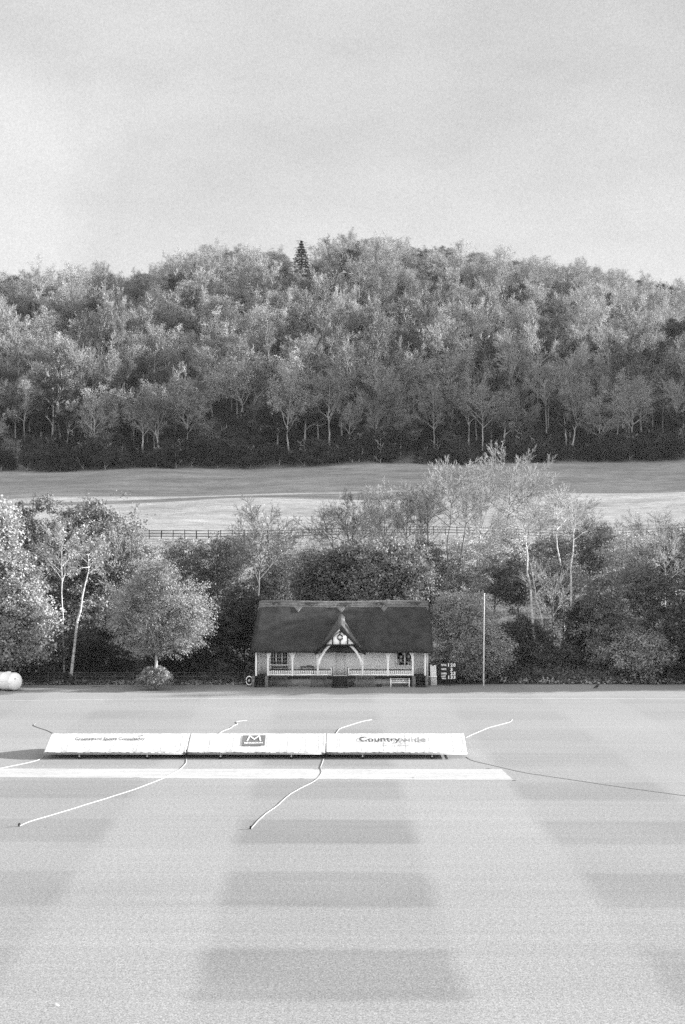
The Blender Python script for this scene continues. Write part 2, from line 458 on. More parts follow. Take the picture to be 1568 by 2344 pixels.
# ------------------------------------------------------------------ near trees and shrubs
L = leafy
L('broadleaf_tree', 'large bright-leaved tree cut by the left edge, standing behind the white tank', -15, 109.6,
  [(-20,1290,109.6,75,130),(20,1400,109.6,95,100),(-40,1450,109.6,130,85),(60,1440,109.6,62,75),(0,1210,109.6,32,55),(25,1330,109.6,75,70)], 52000, .22, 'leaf_bright', seed=1, clump=.6, r0=.32)
L('broadleaf_tree', 'spreading tree with pale arching outer foliage behind the white-stemmed birch', 210, 121,
  [(235,1265,121,95,105),(165,1215,121,62,62),(290,1290,121,60,62),(215,1185,121,40,40),(200,1380,121,110,90)], 42000, .2, 'leaf_mid', seed=2, clump=.55, r0=.28)
L('ivy_clad_tree', 'tree with dark ivy sprigs at its top, behind the bright-leaved tree at the left edge', 75, 117,
  [(50,1170,117,14,26),(82,1162,117,12,24),(104,1150,117,13,24),(65,1215,117,26,45),(95,1280,117,45,80),(60,1400,117,60,90)], 17000, .18, 'leaf_dark', seed=3, clump=.35, r0=.2)
L('round_tree', 'neat round-crowned small tree on a single pale stem above the dome-shaped shrub', 358, 107.3,
  [(368,1390,107.3,100,92),(320,1430,107.3,72,62),(425,1430,107.3,66,62),(352,1325,107.3,50,44),(385,1308,107.3,24,26),(450,1390,107.3,36,50),(275,1425,107.3,34,48),(360,1482,107.3,85,22),(300,1370,107.3,40,40)], 50000, .115, 'leaf_mid', 'palebark', seed=4, clump=.42, r0=.12, fork=.25,
  trunkpx=[(358,1545),(358,1500),(359,1440),(368,1330)], shell=.35)
L('dome_shrub', 'clipped dome-shaped shrub at the foot of the round-crowned tree', 355, 106.0,
  [(356,1546,106.0,34,20),(350,1556,106.0,37,16)], 9000, .11, 'leaf_bright', seed=5, clump=.16, cat='shrub', r0=.04, fork=.1, shell=.75)
DK = 'dark shrubs along the far boundary'
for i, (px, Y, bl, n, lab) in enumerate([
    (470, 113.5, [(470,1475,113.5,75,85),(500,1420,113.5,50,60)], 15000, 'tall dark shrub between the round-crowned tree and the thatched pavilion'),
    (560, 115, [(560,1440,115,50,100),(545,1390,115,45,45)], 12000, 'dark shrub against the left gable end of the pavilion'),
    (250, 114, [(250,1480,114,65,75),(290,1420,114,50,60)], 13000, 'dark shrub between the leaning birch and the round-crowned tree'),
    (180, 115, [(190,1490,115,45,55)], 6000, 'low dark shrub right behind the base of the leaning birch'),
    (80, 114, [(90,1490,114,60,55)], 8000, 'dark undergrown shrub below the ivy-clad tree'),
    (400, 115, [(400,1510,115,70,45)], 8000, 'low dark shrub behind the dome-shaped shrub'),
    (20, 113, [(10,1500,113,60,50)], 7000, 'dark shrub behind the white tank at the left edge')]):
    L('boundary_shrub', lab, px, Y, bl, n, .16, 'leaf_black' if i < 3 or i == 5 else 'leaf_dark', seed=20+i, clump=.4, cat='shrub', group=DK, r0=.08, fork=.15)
for i, (px, Y, bl, n, lm, lab) in enumerate([
    (420, 140, [(420,1275,140,60,45),(400,1330,140,70,60)], 10000, 'leaf_dark', 'rounded shrub under the left end of the rail fence, above the round-crowned tree'),
    (500, 135, [(505,1295,135,65,60),(480,1350,135,60,50)], 12000, 'leaf_dark', 'broad shrub left of the pale-trunked bare tree above the roof'),
    (545, 150, [(545,1262,150,48,36)], 6000, 'leaf_soft', 'small grey shrub below the rail fence, left of the bare tree behind the roof'),
    (640, 132, [(640,1310,132,42,62),(610,1350,132,60,50)], 9000, 'leaf_dark', 'shrub beside the pale-trunked bare tree, right of its trunk'),
    (700, 150, [(715,1275,150,34,24),(700,1310,150,50,35)], 6000, 'leaf_soft', 'pale low shrub in the gap below the rail fence'),
    (975, 140, [(975,1290,140,50,65),(960,1340,140,60,60)], 11000, 'leaf_dark', 'shrub around the feet of the tall bare trees right of the leafy dome'),
    (1060, 140, [(1065,1290,140,60,70),(1050,1350,140,60,60)], 13000, 'leaf_soft', 'grey shrub below the two tallest bare trunks'),
    (1130, 136, [(1135,1300,136,60,70),(1160,1250,150,45,35)], 13000, 'leaf_soft', 'wide grey shrub behind the top of the flagpole'),
    (1190, 125, [(1180,1330,125,60,60)], 9000, 'leaf_dark', 'dark shrub in the hollow right of the flagpole top'),
    (1260, 150, [(1265,1270,150,55,50)], 8000, 'leaf_soft', 'grey shrub under the rail fence between the slender trunks'),
    (1290, 128, [(1290,1350,128,50,70)], 9000, 'leaf_dark', 'twiggy shrub between the two white trunks right of the flagpole'),
    (1350, 145, [(1360,1250,145,60,60),(1340,1300,145,55,60)], 12000, 'leaf_dark', 'flat-topped tree-like shrub reaching over the rail fence on the right'),
    (1450, 140, [(1455,1290,140,70,70)], 11000, 'leaf_soft', 'grey shrub beside the bare tree near the right end of the fence'),
    (1540, 138, [(1550,1280,138,55,70)], 10000, 'leaf_dark', 'shrub at the right edge just below the rail fence')]):
    L('scrub_bush', lab, px, Y, bl, n, .17, lm, seed=40+i, clump=.45, cat='shrub', group='scrub on the bank below the rail fence', r0=.07, fork=.15)
L('domed_tree', 'dark left dome of broad-leaved foliage rising behind the thatched ridge', 750, 119,
  [(735,1325,119,70,60),(790,1300,119,60,55),(750,1370,119,90,45)], 24000, .21, 'leaf_dark', seed=60, clump=.5, r0=.22)
L('domed_tree', 'bright right dome of broad-leaved foliage rising behind the thatched ridge', 900, 118,
  [(880,1300,118,70,55),(935,1320,118,60,52),(850,1335,118,60,50),(905,1270,118,40,30)], 28000, .21, 'leaf_bright', seed=61, clump=.5, r0=.22)
L('hazel_bush', 'big rounded fine-leaved bush behind the scoreboard and flagpole', 1080, 111.8,
  [(1075,1455,111.8,82,88),(1035,1405,111.8,48,52),(1125,1500,111.8,46,52),(1060,1520,111.8,70,40)], 40000, .13, 'leaf_soft', seed=62, clump=.42, cat='shrub', r0=.09, fork=.12)
RM = 'dark bushy trees at the right of the boundary'
for i, (px, Y, bl, n, lm, lab) in enumerate([
    (1400, 114, [(1400,1455,114,75,85),(1380,1380,114,50,60)], 13000, 'leaf_dark', 'dark bushy tree right of the slender white trunks'),
    (1500, 117, [(1505,1400,117,70,100),(1470,1340,117,60,60)], 13000, 'leaf_dark', 'tallest dark bushy tree near the right edge'),
    (1470, 111.8, [(1470,1500,111.8,70,52)], 12000, 'leaf_soft', 'lower paler bush in front of the dark bushy trees on the right'),
    (1550, 113, [(1555,1470,113,50,85)], 12000, 'leaf_dark', 'dark bush cut by the right edge'),
    (1320, 116, [(1330,1440,116,35,70)], 7000, 'leaf_black', 'narrow black-green bush beside the right-hand white trunk'),
    (1200, 117, [(1200,1470,117,75,60)], 11000, 'leaf_black', 'deep dark bush in the hollow behind the leaning trunks'),
    (1300, 115, [(1290,1510,115,60,36)], 8000, 'leaf_black', 'low dark bush at the foot of the slender white trunks')]):
    L('bushy_tree', lab, px, Y, bl, n, .16, lm, seed=70+i, clump=.42, cat='tree' if i in (0, 1) else 'shrub', group=RM, r0=.1, fork=.15)

B = bare
B('birch_tree', 'leaning white-stemmed birch left of the round-crowned tree', 112, [(160,1545),(172,1455),(186,1375),(204,1300)], 1225, 45, 101, 'palebark', r0=.15, fork=.55, leaves=1500)
B('birch_tree', 'thin upright pale stem beside the bright-leaved tree on the left', 114, [(146,1520),(145,1420),(140,1330)], 1185, 45, 102, 'palebark', r0=.09, fork=.5, leaves=800)
B('bare_tree', 'leafless tree with pale forked trunk above the left end of the thatched roof', 126, [(592,1500),(590,1400),(593,1330)], 1118, 66, 103, 'bark', 'darktwig', r0=.15, fork=.42, counts=(14, 8, 6, 5), leaves=600)
B('bare_tree', 'spreading leafless tree with dark twigs in front of the fence, above the roof gable', 150, [(800,1380),(806,1250)], 1105, 70, 104, 'darkbark', 'darktwig', r0=.16, fork=.4, ang=(.9, .6, .6, .6))
B('bare_tree', 'leafless tree with several stems, left one of the pair above the bright leafy dome', 146, [(878,1380),(880,1260)], 1098, 50, 105, 'bark', r0=.15, fork=.3, ang=(.6, .5, .6, .6))
B('bare_tree', 'leafless tree with several stems, right one of the pair above the bright leafy dome', 150, [(935,1370),(930,1240)], 1110, 50, 106, 'bark', r0=.15, fork=.3, ang=(.6, .5, .6, .6))
B('bare_tree', 'dark ivy-stemmed leafless tree just left of the two tallest trunks', 141, [(985,1390),(980,1220)], 1088, 42, 107, 'darkbark', 'darktwig', r0=.18, fork=.4)
B('bare_tree', 'tall leafless tree with brush-like pale top, left of the two tallest', 135, [(1020,1440),(1022,1320),(1028,1200)], 1046, 62, 108, 'bark', r0=.13, fork=.42, counts=(16, 9, 7, 6), ang=(.6, .55, .5, .5), upt=.12)
B('bare_tree', 'tall leafless tree with brush-like pale top, right beside its twin', 138, [(1045,1440),(1050,1320),(1065,1200)], 1040, 60, 109, 'bark', r0=.13, fork=.42, counts=(16, 9, 7, 6), ang=(.6, .55, .5, .5), upt=.12)
B('bare_tree', 'tallest leafless tree whose pale crown overlaps the dark wood', 150, [(1160,1375),(1158,1240),(1165,1180)], 1014, 78, 110, 'bark', r0=.15, fork=.38, counts=(17, 9, 7, 6), ang=(.7, .5, .5, .5), upt=.12)
B('bare_tree', 'slender white-trunked leafless tree, left of the three trunks right of the flagpole', 116, [(1227,1492),(1218,1382),(1208,1302),(1204,1250)], 1125, 62, 111, 'palebark', r0=.15, fork=.5, counts=(14, 8, 6, 4))
B('bare_tree', 'leaning slim trunk crossing behind the left white trunk right of the flagpole', 116.6, [(1260,1492),(1240,1417),(1225,1367)], 1270, 35, 112, 'palebark', r0=.12, fork=.5, counts=(10, 6, 5, 4))
B('bare_tree', 'leafless tree with slanting trunk behind the three slender trunks', 135, [(1290,1440),(1287,1321),(1273,1229)], 1088, 50, 113, 'palebark', r0=.14, fork=.45)
B('bare_tree', 'slender white-trunked leafless tree, right of the three trunks right of the flagpole', 117, [(1305,1492),(1308,1400),(1309,1300),(1313,1230)], 1115, 50, 114, 'palebark', r0=.13, fork=.5, counts=(13, 8, 6, 4))
B('bare_tree', 'short leafless tree poking above the shrubs near the right end of the fence', 150, [(1490,1375),(1491,1260)], 1160, 58, 115, 'palebark', r0=.13, fork=.4)
B('bare_tree', 'thin pale stem at the right above the dark bushy trees', 127, [(1518,1440),(1524,1330)], 1200, 42, 116, 'palebark', r0=.09, fork=.4)
B('bare_tree', 'leafless multi-stemmed bush between the slender trunks right of the flagpole', 121, [(1268,1470),(1266,1420)], 1290, 45, 117, 'bark', r0=.09, fork=.05, counts=(18, 7, 5, 4), ang=(.5, .5, .5, .5))
B('bare_tree', 'leafless twiggy tree left of the ivy-clad top, among the bright foliage', 118, [(110,1500),(118,1350)], 1165, 50, 118, 'palebark', r0=.1, fork=.35)

for i, (Yb, tp, top, sprd, lab) in enumerate([
    (152, [(760,1380),(762,1270)], 1130, 48, 'low feathery leafless tree just above the roof gable, left of the dark spreading one'),
    (143, [(850,1385),(852,1290)], 1128, 46, 'feathery leafless tree between the dark spreading tree and the multi-stemmed pair'),
    (144, [(962,1385),(960,1260)], 1075, 44, 'feathery leafless tree left of the dark ivy-stemmed one'),
    (148, [(1100,1400),(1098,1260)], 1060, 50, 'grey leafless tree between the brush-topped twins and the tallest tree'),
    (153, [(1205,1370),(1200,1240)], 1050, 52, 'leafless tree just right of the tallest, its crown against the dark wood'),
    (152, [(1335,1370),(1332,1260)], 1130, 44, 'leafless tree over the rail fence right of the three slender trunks'),
    (150, [(1400,1380),(1402,1280)], 1185, 46, 'low leafless tree above the flat-topped shrub on the right'),
    (150, [(1545,1380),(1548,1260)], 1175, 46, 'leafless tree cut by the right edge at the end of the rail fence'),
    (140, [(655,1420),(652,1330)], 1195, 36, 'small leafless tree to the right of the pale forked tree over the roof'),
    (141, [(530,1420),(528,1330)], 1205, 38, 'small leafless tree to the left of the pale forked tree over the roof'),
    (118, [(95,1520),(90,1380)], 1180, 44, 'leafless stem among the foliage below the ivy-topped tree'),
    (119, [(265,1500),(262,1380)], 1170, 46, 'thin leafless tree against the spreading tree on the left')]):
    B('feathery_tree', lab, Yb, tp, top, sprd, 400+i, ['bark', 'palebark', 'darkbark'][i % 3], r0=.12, fork=.35, counts=(14, 9, 7, 5), ang=(.6, .55, .5, .5), upt=.10)

# trees outside the picture on the right whose shade reaches the boundary
for i, (x, Y, h) in enumerate([(30, 111.2, 11), (36.5, 112.2, 12.5), (44, 112.8, 14), (31.5, 114, 13.5), (33.5, 116.6, 15.5), (52, 114, 15), (36, 119.5, 15.5)]):
    L('shade_tree', 'leafy tree standing beyond the right edge of the boundary', x*F/Y+CX, Y,
      [(x, Y+.4, h*.55, 3.4, 3.0, h*.42), (x+1, Y+.4, h*.3, 3.6, 3.0, h*.28)], 9000, .35, 'leaf_dark', seed=130+i, group='trees beyond the right edge', clump=.8)

def scatter(name, label, cat_kind, regions, size, lm, seed):
    rng = np.random.default_rng(seed); Cs = []
    for x0, x1, y0, y1, h, n in regions:
        k = int(n/30)
        cx = rng.uniform(x0, x1, k); cy = rng.uniform(y0, y1, k); ch = h*rng.uniform(.35, 1.1, k)
        i = rng.integers(0, k, n)
        C = np.stack([cx[i] + rng.normal(0, .3, n), cy[i] + rng.normal(0, .3, n), np.abs(rng.random(n))*ch[i]], 1)
        C[:, 2] += hgt(C[:, 0], C[:, 1]); Cs.append(C)
    C = np.concatenate(Cs); V, Fc = quads(C, size, rng, up=.1, aspect=2.5)
    o = mesh_np(name, V, Fc, M[lm]); tag(o, label, None, None, 'stuff')
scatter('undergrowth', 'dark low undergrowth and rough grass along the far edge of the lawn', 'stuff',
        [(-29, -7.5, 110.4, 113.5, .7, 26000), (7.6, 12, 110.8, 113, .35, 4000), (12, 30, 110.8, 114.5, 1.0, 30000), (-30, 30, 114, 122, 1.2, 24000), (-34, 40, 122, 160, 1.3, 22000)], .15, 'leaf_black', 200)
scatter('rough_grass', 'paler tussocks of rough grass on the bank below the rail fence', 'stuff',
        [(-40, 52, 168, 201, .5, 22000), (-10, 2, 150, 190, .5, 5000), (12, 30, 110.6, 112.4, .5, 5000), (-29, -8, 110.2, 111.2, .3, 6000)], .17, 'leaf_soft', 201)

# ------------------------------------------------------------------ hillside wood
def forest_variant(kind, seed, dens=1.0):
    """trunk mesh arrays and crown mesh arrays about the origin, height ~12-17"""
    rng = np.random.default_rng(seed)
    if kind == 'leafy':
        H = 13; sk = skeleton(rng, [(0,0,-.5),(.3,.2,5),(rng.normal(0,.5),0,H*.8)], .22, [9, 5, 4], [.4,.5,.5], [.85,.7,.6], .3, 3, .3, 4.4, rmin=.04)
        q0 = rng.uniform(0, 6); nb = int(rng.integers(5, 8))
        bl = [(math.cos(q0+q*6.28/nb)*rng.uniform(1.4,3.6), math.sin(q0+q*6.28/nb)*rng.uniform(1.4,3.4), rng.uniform(4.5,9.5), rng.uniform(1.5,3.0), rng.uniform(1.5,3.0), rng.uniform(1.2,2.4)) for q in range(nb)] + [(rng.normal(0,.5), 0, rng.uniform(9, 10.5), rng.uniform(2.2,3.4), 2.9, rng.uniform(1.6,2.4))]
        C = crown_pts(bl, 11000, rng, .7, nclump=150); V2, F2 = quads(C, .19, rng)
    elif kind == 'semi':
        H = rng.uniform(12.5, 16); sk = skeleton(rng, [(0,0,-.5),(rng.normal(0,.6),.2,5),(rng.normal(0,1.2),0,H*.66)], .18, [13, 7, 6, 4], [.4,.5,.5,.5], [rng.uniform(.55,.9),.6,.6,.6], .42, 4, .12, rng.uniform(4.8,6), rmin=.024, tap0=.15)
        tips = np.concatenate([p[1:] for p, r, l in sk if l >= 2]); n = 6000
        C = tips[rng.choice(len(tips), n)] + rng.normal(0, .3, (n, 3)); V2, F2 = quads(C, .16, rng)
    elif kind == 'bare':
        H = rng.uniform(13, 16.5); sk = skeleton(rng, [(0,0,-.5),(rng.normal(0,.6),.2,6),(rng.normal(0,1.),0,H*.68)], .18, [14, 8, 7, 5], [.4,.5,.5,.5], [rng.uniform(.45,.8),.55,.6,.6], .45, 4, .12, rng.uniform(5,6.2), rmin=.026, tap0=.15)
        tips = np.concatenate([p[1:] for p, r, l in sk if l >= 2]); n = 1500
        C = tips[rng.choice(len(tips), n)] + rng.normal(0, .2, (n, 3)); V2, F2 = quads(C, .15, rng)
    elif kind == 'pole':
        H = rng.uniform(15, 19); w = rng.normal(0, .5, 3)
        sk = skeleton(rng, [(0,0,-.5),(w[0],.2,5),(w[1],0,10),(w[2]*1.5,0,H*.85)], .17, [12, 6, 5, 4], [.4,.5,.5,.5], [.6,.55,.6,.6], .58, 4, .15, 3.4, rmin=.026, tap0=.3)
        tips = np.concatenate([p[1:] for p, r, l in sk if l >= 2]); n = 3000
        C = tips[rng.choice(len(tips), n)] + rng.normal(0, .25, (n, 3)); V2, F2 = quads(C, .16, rng)
    elif kind == 'bush':
        H = 6; sk = skeleton(rng, [(0,0,-.5),(.1,0,2),(0,0,4)], .1, [7, 4, 3], [.4,.5,.5], [.85,.7,.6], .1, 3, .3, 2.2, rmin=.04)
        bl = [(rng.normal(0,1.4), rng.normal(0,1.2), rng.uniform(1.2,4.2), rng.uniform(1.3,2.2), rng.uniform(1.3,2.2), rng.uniform(1.2,2.)) for _ in range(5)]
        V2, F2 = quads(crown_pts(bl, 7000, rng, .5), .18, rng)
    else:   # conifer
        H = 15; sk = skeleton(rng, [(0,0,-.5),(0,0,7),(0,0,H)], .22, [40, 5, 2], [.3,.4,.4], [1.5,.6,.6], .12, 3, -.15, 3.8, rmin=.035)
        P = []
        for k in range(int(3200*dens)):
            h = rng.random()**1.2; tier = math.floor(h*13)/13; z = 2+(H-2)*min(1, tier+rng.random()*.035)
            rr = (1-tier)*3.6*rng.random()**.5; a = rng.uniform(0, 6.28); lob = 1+.25*math.sin(a*5+tier*40)
            P.append((math.cos(a)*rr*lob, math.sin(a)*rr*lob, z - rr*.28 + rng.normal(0, .12)))
        V2, F2 = quads(np.array(P), .36/dens**.5, rng)
    V1, F1 = skel_mesh(sk)
    return V1, F1, V2, F2

rng = np.random.default_rng(77)
spots = []
Y = 330.5; row = 0
while Y < 520:
    hw = .2409*Y
    step = 6.0 + (Y-330)*.012
    if row == 0: step = 3.1
    x = -hw - 9 + rng.uniform(0, 3)
    while x < hw + 14:
        spots.append((x + rng.normal(0, .9), Y + rng.normal(0, 1.5), row)); x += step*rng.uniform(.75, 1.3)
    Y += 3.8 if row < 2 else 5.5 + (Y-330)*.012; row += 1
spots = [q for q in spots if not (abs(q[0]-wx(690, q[1])) < 6.5 and q[1] > 462)]
spots.sort(key=lambda s: s[1])
KW = {'leafy': .43, 'semi': .26, 'bare': .19, 'pole': .05, 'bush': .062, 'fir': .008}
def pick(row, rng):
    if row == 0: return 'bush'
    if row in (1, 2): return rng.choice(['bush', 'leafy', 'semi', 'bare'], p=[.45, .25, .2, .1])
    if row < 12 and rng.random() < .16: return 'pole'
    return rng.choice(list(KW), p=list(KW.values()))
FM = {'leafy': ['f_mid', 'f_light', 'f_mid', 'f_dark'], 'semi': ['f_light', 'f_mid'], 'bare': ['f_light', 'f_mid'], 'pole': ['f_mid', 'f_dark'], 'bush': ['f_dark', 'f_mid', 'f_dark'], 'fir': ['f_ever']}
NAMES = {'leafy': 'broadleaf_tree', 'semi': 'thinning_tree', 'bare': 'bare_tree', 'pole': 'slender_tree', 'bush': 'wood_edge_shrub', 'fir': 'fir_tree'}
WORDS = {'leafy': 'full-leaved broad tree', 'semi': 'thinly leaved tree', 'bare': 'tall bare pale tree', 'pole': 'tall slim tree with pale trunk', 'bush': 'low bushy shrub', 'fir': 'dark conical fir'}
ZONE = lambda x, y: ('left' if x/y < -.08 else 'middle' if x/y < .08 else 'right')
protos = {}
NIND = 292
near, farr = spots[:NIND], spots[NIND:]
def put(kind, v, mi, x, y, s, rz):
    key = (kind, v, mi)
    z = float(hgt(x, y))
    foot = 'at the foot' if y < 345 else 'on the lower slope'
    if kind == 'bush': foot = 'along the foot'
    lab = f'{WORDS[kind]} {foot} of the wood, {ZONE(x, y)} third'
    grp = f'{WORDS[kind]}s {foot} of the wood, {ZONE(x, y)}'
    root = empty(NAMES[kind], (x, y, z), lab, 'shrub' if kind == 'bush' else 'tree', grp)
    root.rotation_euler = (0, 0, rz); root.scale = (s[0], s[0], s[1])
    if key not in protos:
        if (kind, v) not in vcache: vcache[(kind, v)] = forest_variant(kind, 300+v*7+len(kind)*31)
        V1, F1, V2, F2 = vcache[(kind, v)]
        a = mesh_np('stem' if kind == 'bush' else 'trunk', V1, F1, M['forestbark' if kind != 'fir' else 'darkbark'], None, True)
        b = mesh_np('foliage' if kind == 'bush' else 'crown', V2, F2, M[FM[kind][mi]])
        a.parent = root; b.parent = root; protos[key] = (a, b)
    else:
        for o in protos[key]:
            c = o.copy(); COL.objects.link(c); c.parent = root
vcache = {}
NV = {'leafy': 6, 'semi': 6, 'bare': 5, 'pole': 4, 'bush': 4, 'fir': 1}
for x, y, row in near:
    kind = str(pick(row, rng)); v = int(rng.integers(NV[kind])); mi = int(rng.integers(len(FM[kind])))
    if row < 4 and rng.random() < .8 - row*.12: mi = len(FM[kind])-1  # lowest rows mostly get the darker leaf tone, painting in shade at the foot
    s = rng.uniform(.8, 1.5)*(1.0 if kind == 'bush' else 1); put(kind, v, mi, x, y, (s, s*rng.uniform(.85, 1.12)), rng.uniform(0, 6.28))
# the rest reads as one mass: one object whose points carry the same tree meshes
keys = sorted(protos)
P_, R_, S_, I_ = [], [], [], []
for x, y, row in farr:
    kind = str(pick(row, rng))
    if kind == 'fir': kind = 'leafy'
    if kind == 'pole' and y > 430: kind = 'semi'
    if kind == 'bush': kind = 'semi'
    ks = [i for i, k in enumerate(keys) if k[0] == kind]
    i = ks[int(rng.integers(len(ks)))]
    s = rng.uniform(.8, 1.45)*(1 - .10*(y-330)/190)
    if y > 465: s = .62 + .3*s
    P_.append((x, y, float(hgt(x, y)))); R_.append((0, 0, rng.uniform(0, 6.28))); S_.append((s, s, s*rng.uniform(.85, 1.1))); I_.append(i)
me = bpy.data.meshes.new('woodland'); me.from_pydata(P_, [], [])
for nm, ty, dat, pr in (('rot', 'FLOAT_VECTOR', R_, 'vector'), ('scl', 'FLOAT_VECTOR', S_, 'vector'), ('kind_id', 'INT', I_, 'value')):
    at = me.attributes.new(nm, ty, 'POINT'); at.data.foreach_set(pr, np.array(dat).ravel())
wd = bpy.data.objects.new('woodland', me); COL.objects.link(wd)
tag(wd, 'upper woodland covering the hill up to the skyline', None, None, 'stuff')
ng = bpy.data.node_groups.new('woodland', 'GeometryNodeTree')
ng.interface.new_socket('Geometry', in_out='INPUT', socket_type='NodeSocketGeometry'); ng.interface.new_socket('Geometry', in_out='OUTPUT', socket_type='NodeSocketGeometry')
gi = ng.nodes.new('NodeGroupInput'); go = ng.nodes.new('NodeGroupOutput'); jn = ng.nodes.new('GeometryNodeJoinGeometry')
def named(nm, ty):
    n = ng.nodes.new('GeometryNodeInputNamedAttribute'); n.data_type = ty; n.inputs['Name'].default_value = nm; return n.outputs['Attribute']
nr, ns, ni = named('rot', 'FLOAT_VECTOR'), named('scl', 'FLOAT_VECTOR'), named('kind_id', 'INT')
er = ng.nodes.new('FunctionNodeEulerToRotation'); ng.links.new(nr, er.inputs[0])
for i, k in enumerate(keys):
    if i not in I_: continue
    cmp_ = ng.nodes.new('FunctionNodeCompare'); cmp_.data_type = 'INT'; cmp_.operation = 'EQUAL'
    ng.links.new(ni, cmp_.inputs[2]); cmp_.inputs[3].default_value = i
    j2 = ng.nodes.new('GeometryNodeJoinGeometry')
    for ob in protos[k]:
        oi = ng.nodes.new('GeometryNodeObjectInfo'); oi.transform_space = 'ORIGINAL'; oi.inputs['Object'].default_value = ob
        ng.links.new(oi.outputs['Geometry'], j2.inputs[0])
    ip = ng.nodes.new('GeometryNodeInstanceOnPoints')
    ng.links.new(gi.outputs[0], ip.inputs['Points']); ng.links.new(cmp_.outputs[0], ip.inputs['Selection'])
    ng.links.new(j2.outputs[0], ip.inputs['Instance']); ng.links.new(er.outputs[0], ip.inputs['Rotation']); ng.links.new(ns, ip.inputs['Scale'])
    ng.links.new(ip.outputs[0], jn.inputs[0])
ng.links.new(jn.outputs[0], go.inputs[0])
md = wd.modifiers.new('woodland', 'NODES'); md.node_group = ng
print('forest', len(spots), 'far', len(P_), 'kinds', len(keys))
# lone firs that stand out on the skyline
for px, py, w, lab in ((690, 549, 1.25, 'dark fir standing out on the skyline left of the summit'), (449, 590, .45, 'small dark fir tip on the skyline above the left wood')):
    Yf = 494; x = wx(px, Yf); z = float(hgt(x, Yf)); H = wz(py, Yf) - z
    V1, F1, V2, F2 = forest_variant('fir', 900)
    r_ = empty('fir_tree', (x, Yf, z), lab, 'tree', 'lone firs on the skyline'); r_.scale = (max(.6, w)*H/15*1.15, max(.6, w)*H/15*1.15, H/15)
    a = mesh_np('trunk', V1, F1, M['darkbark']); b = mesh_np('crown', V2, F2, M['f_ever']); a.parent = r_; b.parent = r_

# ------------------------------------------------------------------ rail fence in the meadow
def rail_fence():
    root = empty('rail_fence', (0, 203, float(hgt(0, 203))), 'long dark post and rail fence crossing the meadow above the shrubs', 'fence')
    rg = random.Random(5)
    xs = [-58 + 1.69*k for k in range(67)]
    tops = []
    for x in xs:
        z = float(hgt(x, 203)); w = .085 if rg.random() < .3 else .055
        MB().bar((x, 203, z-.3), (x+rg.uniform(-.07, .07), 203, z+1.28+rg.uniform(-.06, .08)), 2*w, .12).build('post', M['fence'], root)
        tops.append(z)
    for k, h in enumerate((.35, .75, 1.15)):
        m = MB()
        for i in range(len(xs)-1):
            m.bar((xs[i]-.03, 202.9, tops[i]+h), (xs[i+1]+.03, 202.9, tops[i+1]+h+rg.uniform(-.02, .02)), .045, .10) if False else m.bar((xs[i], 202.91, tops[i]+h), (xs[i+1], 202.91, tops[i+1]+h), .10, .045)
        m.build('rail', M['fence'], root)
rail_fence()

# low wire fence along the far boundary on the left
def wire_fence():
    Yw = 110.0
    root = empty('wire_fence', (wx(172, Yw), Yw, 0), 'thin wire fence on slim posts along the boundary left of the pavilion', 'fence')
    pp = [-20, 110, 172, 305, 470, 560]
    for p in pp: MB().box(wx(p, Yw)-.03, wx(p, Yw)+.03, Yw-.03, Yw+.03, -.1, .95).build('post', M['darkbark'], root)
    m = MB()
    for h in (.35, .65, .95): m.tube([(wx(-20, Yw), Yw-.05, h), (wx(560, Yw), Yw-.05, h)], .003, 4)
    m.build('wire', M['steel'], root)
wire_fence()

# ------------------------------------------------------------------ pavilion
def zp(Zx, Zy, Y):            # measured positions on the pavilion's front -> x, z at depth Y
    return (wx(554.3 + .3288*Zx, Y), wz(1340.6 + .3288*Zy, Y))
YP = 109.0
pav = empty('pavilion', (0, YP, 0), 'thatched cricket pavilion with white veranda posts and a timbered central gable', 'pavilion')
def X(Zx, Y=YP): return zp(Zx, 0, Y)[0]
def Z(Zy, Y=YP): return zp(0, Zy, Y)[1]
floor_z = Z(628)
# shell
m = MB()
yb = 110.5
m.box(X(97)+.05, X(1285)-.05, yb, yb+.2, floor_z, 3.2)
m.box(X(97)-.02, X(97)+.16, 109.6, 115.2, floor_z, 3.3); m.box(X(1285)-.16, X(1285)+.02, 109.6, 115.2, floor_z, 3.3)
m.box(X(97)+.05, X(1285)-.05, 115.0, 115.2, 0, 3.3)
# gable end infill
for s in (X(97)+.07, X(1285)-.07):
    n = len(m.v)
    m.v += [(s-.08, 108.9, 3.0), (s-.08, 115.4, 3.0), (s-.08, 112.2, 5.75), (s+.08, 108.9, 3.0), (s+.08, 115.4, 3.0), (s+.08, 112.2, 5.75)]
    m.f += [(n, n+2, n+1), (n+3, n+4, n+5), (n, n+1, n+4, n+3), (n+1, n+2, n+5, n+4), (n+2, n, n+3, n+5)]
m.build('wall', M['wallw'], pav)
MB().box(X(97), X(1285), 109.12, 115.1, 0, .56).build('plinth', M['plinth'], pav)
MB().box(X(180)-.05, X(1195), 109.02, 110.49, .62, floor_z).build('floorboards', mat('floorboards', .7, .8, .15, 6, (6, 1, 1)), pav)
MB().box(X(180)-.05, X(1195), 108.93, 109.015, .60, floor_z).box(X(97), X(1285), 109.14, 111.3, .60, floor_z-.005).build('veranda_floor', M['dark'], pav)
MB().box(X(100), X(1280), 109.0, 110.49, 2.86, 2.92).build('ceiling', M['wallw'], pav)
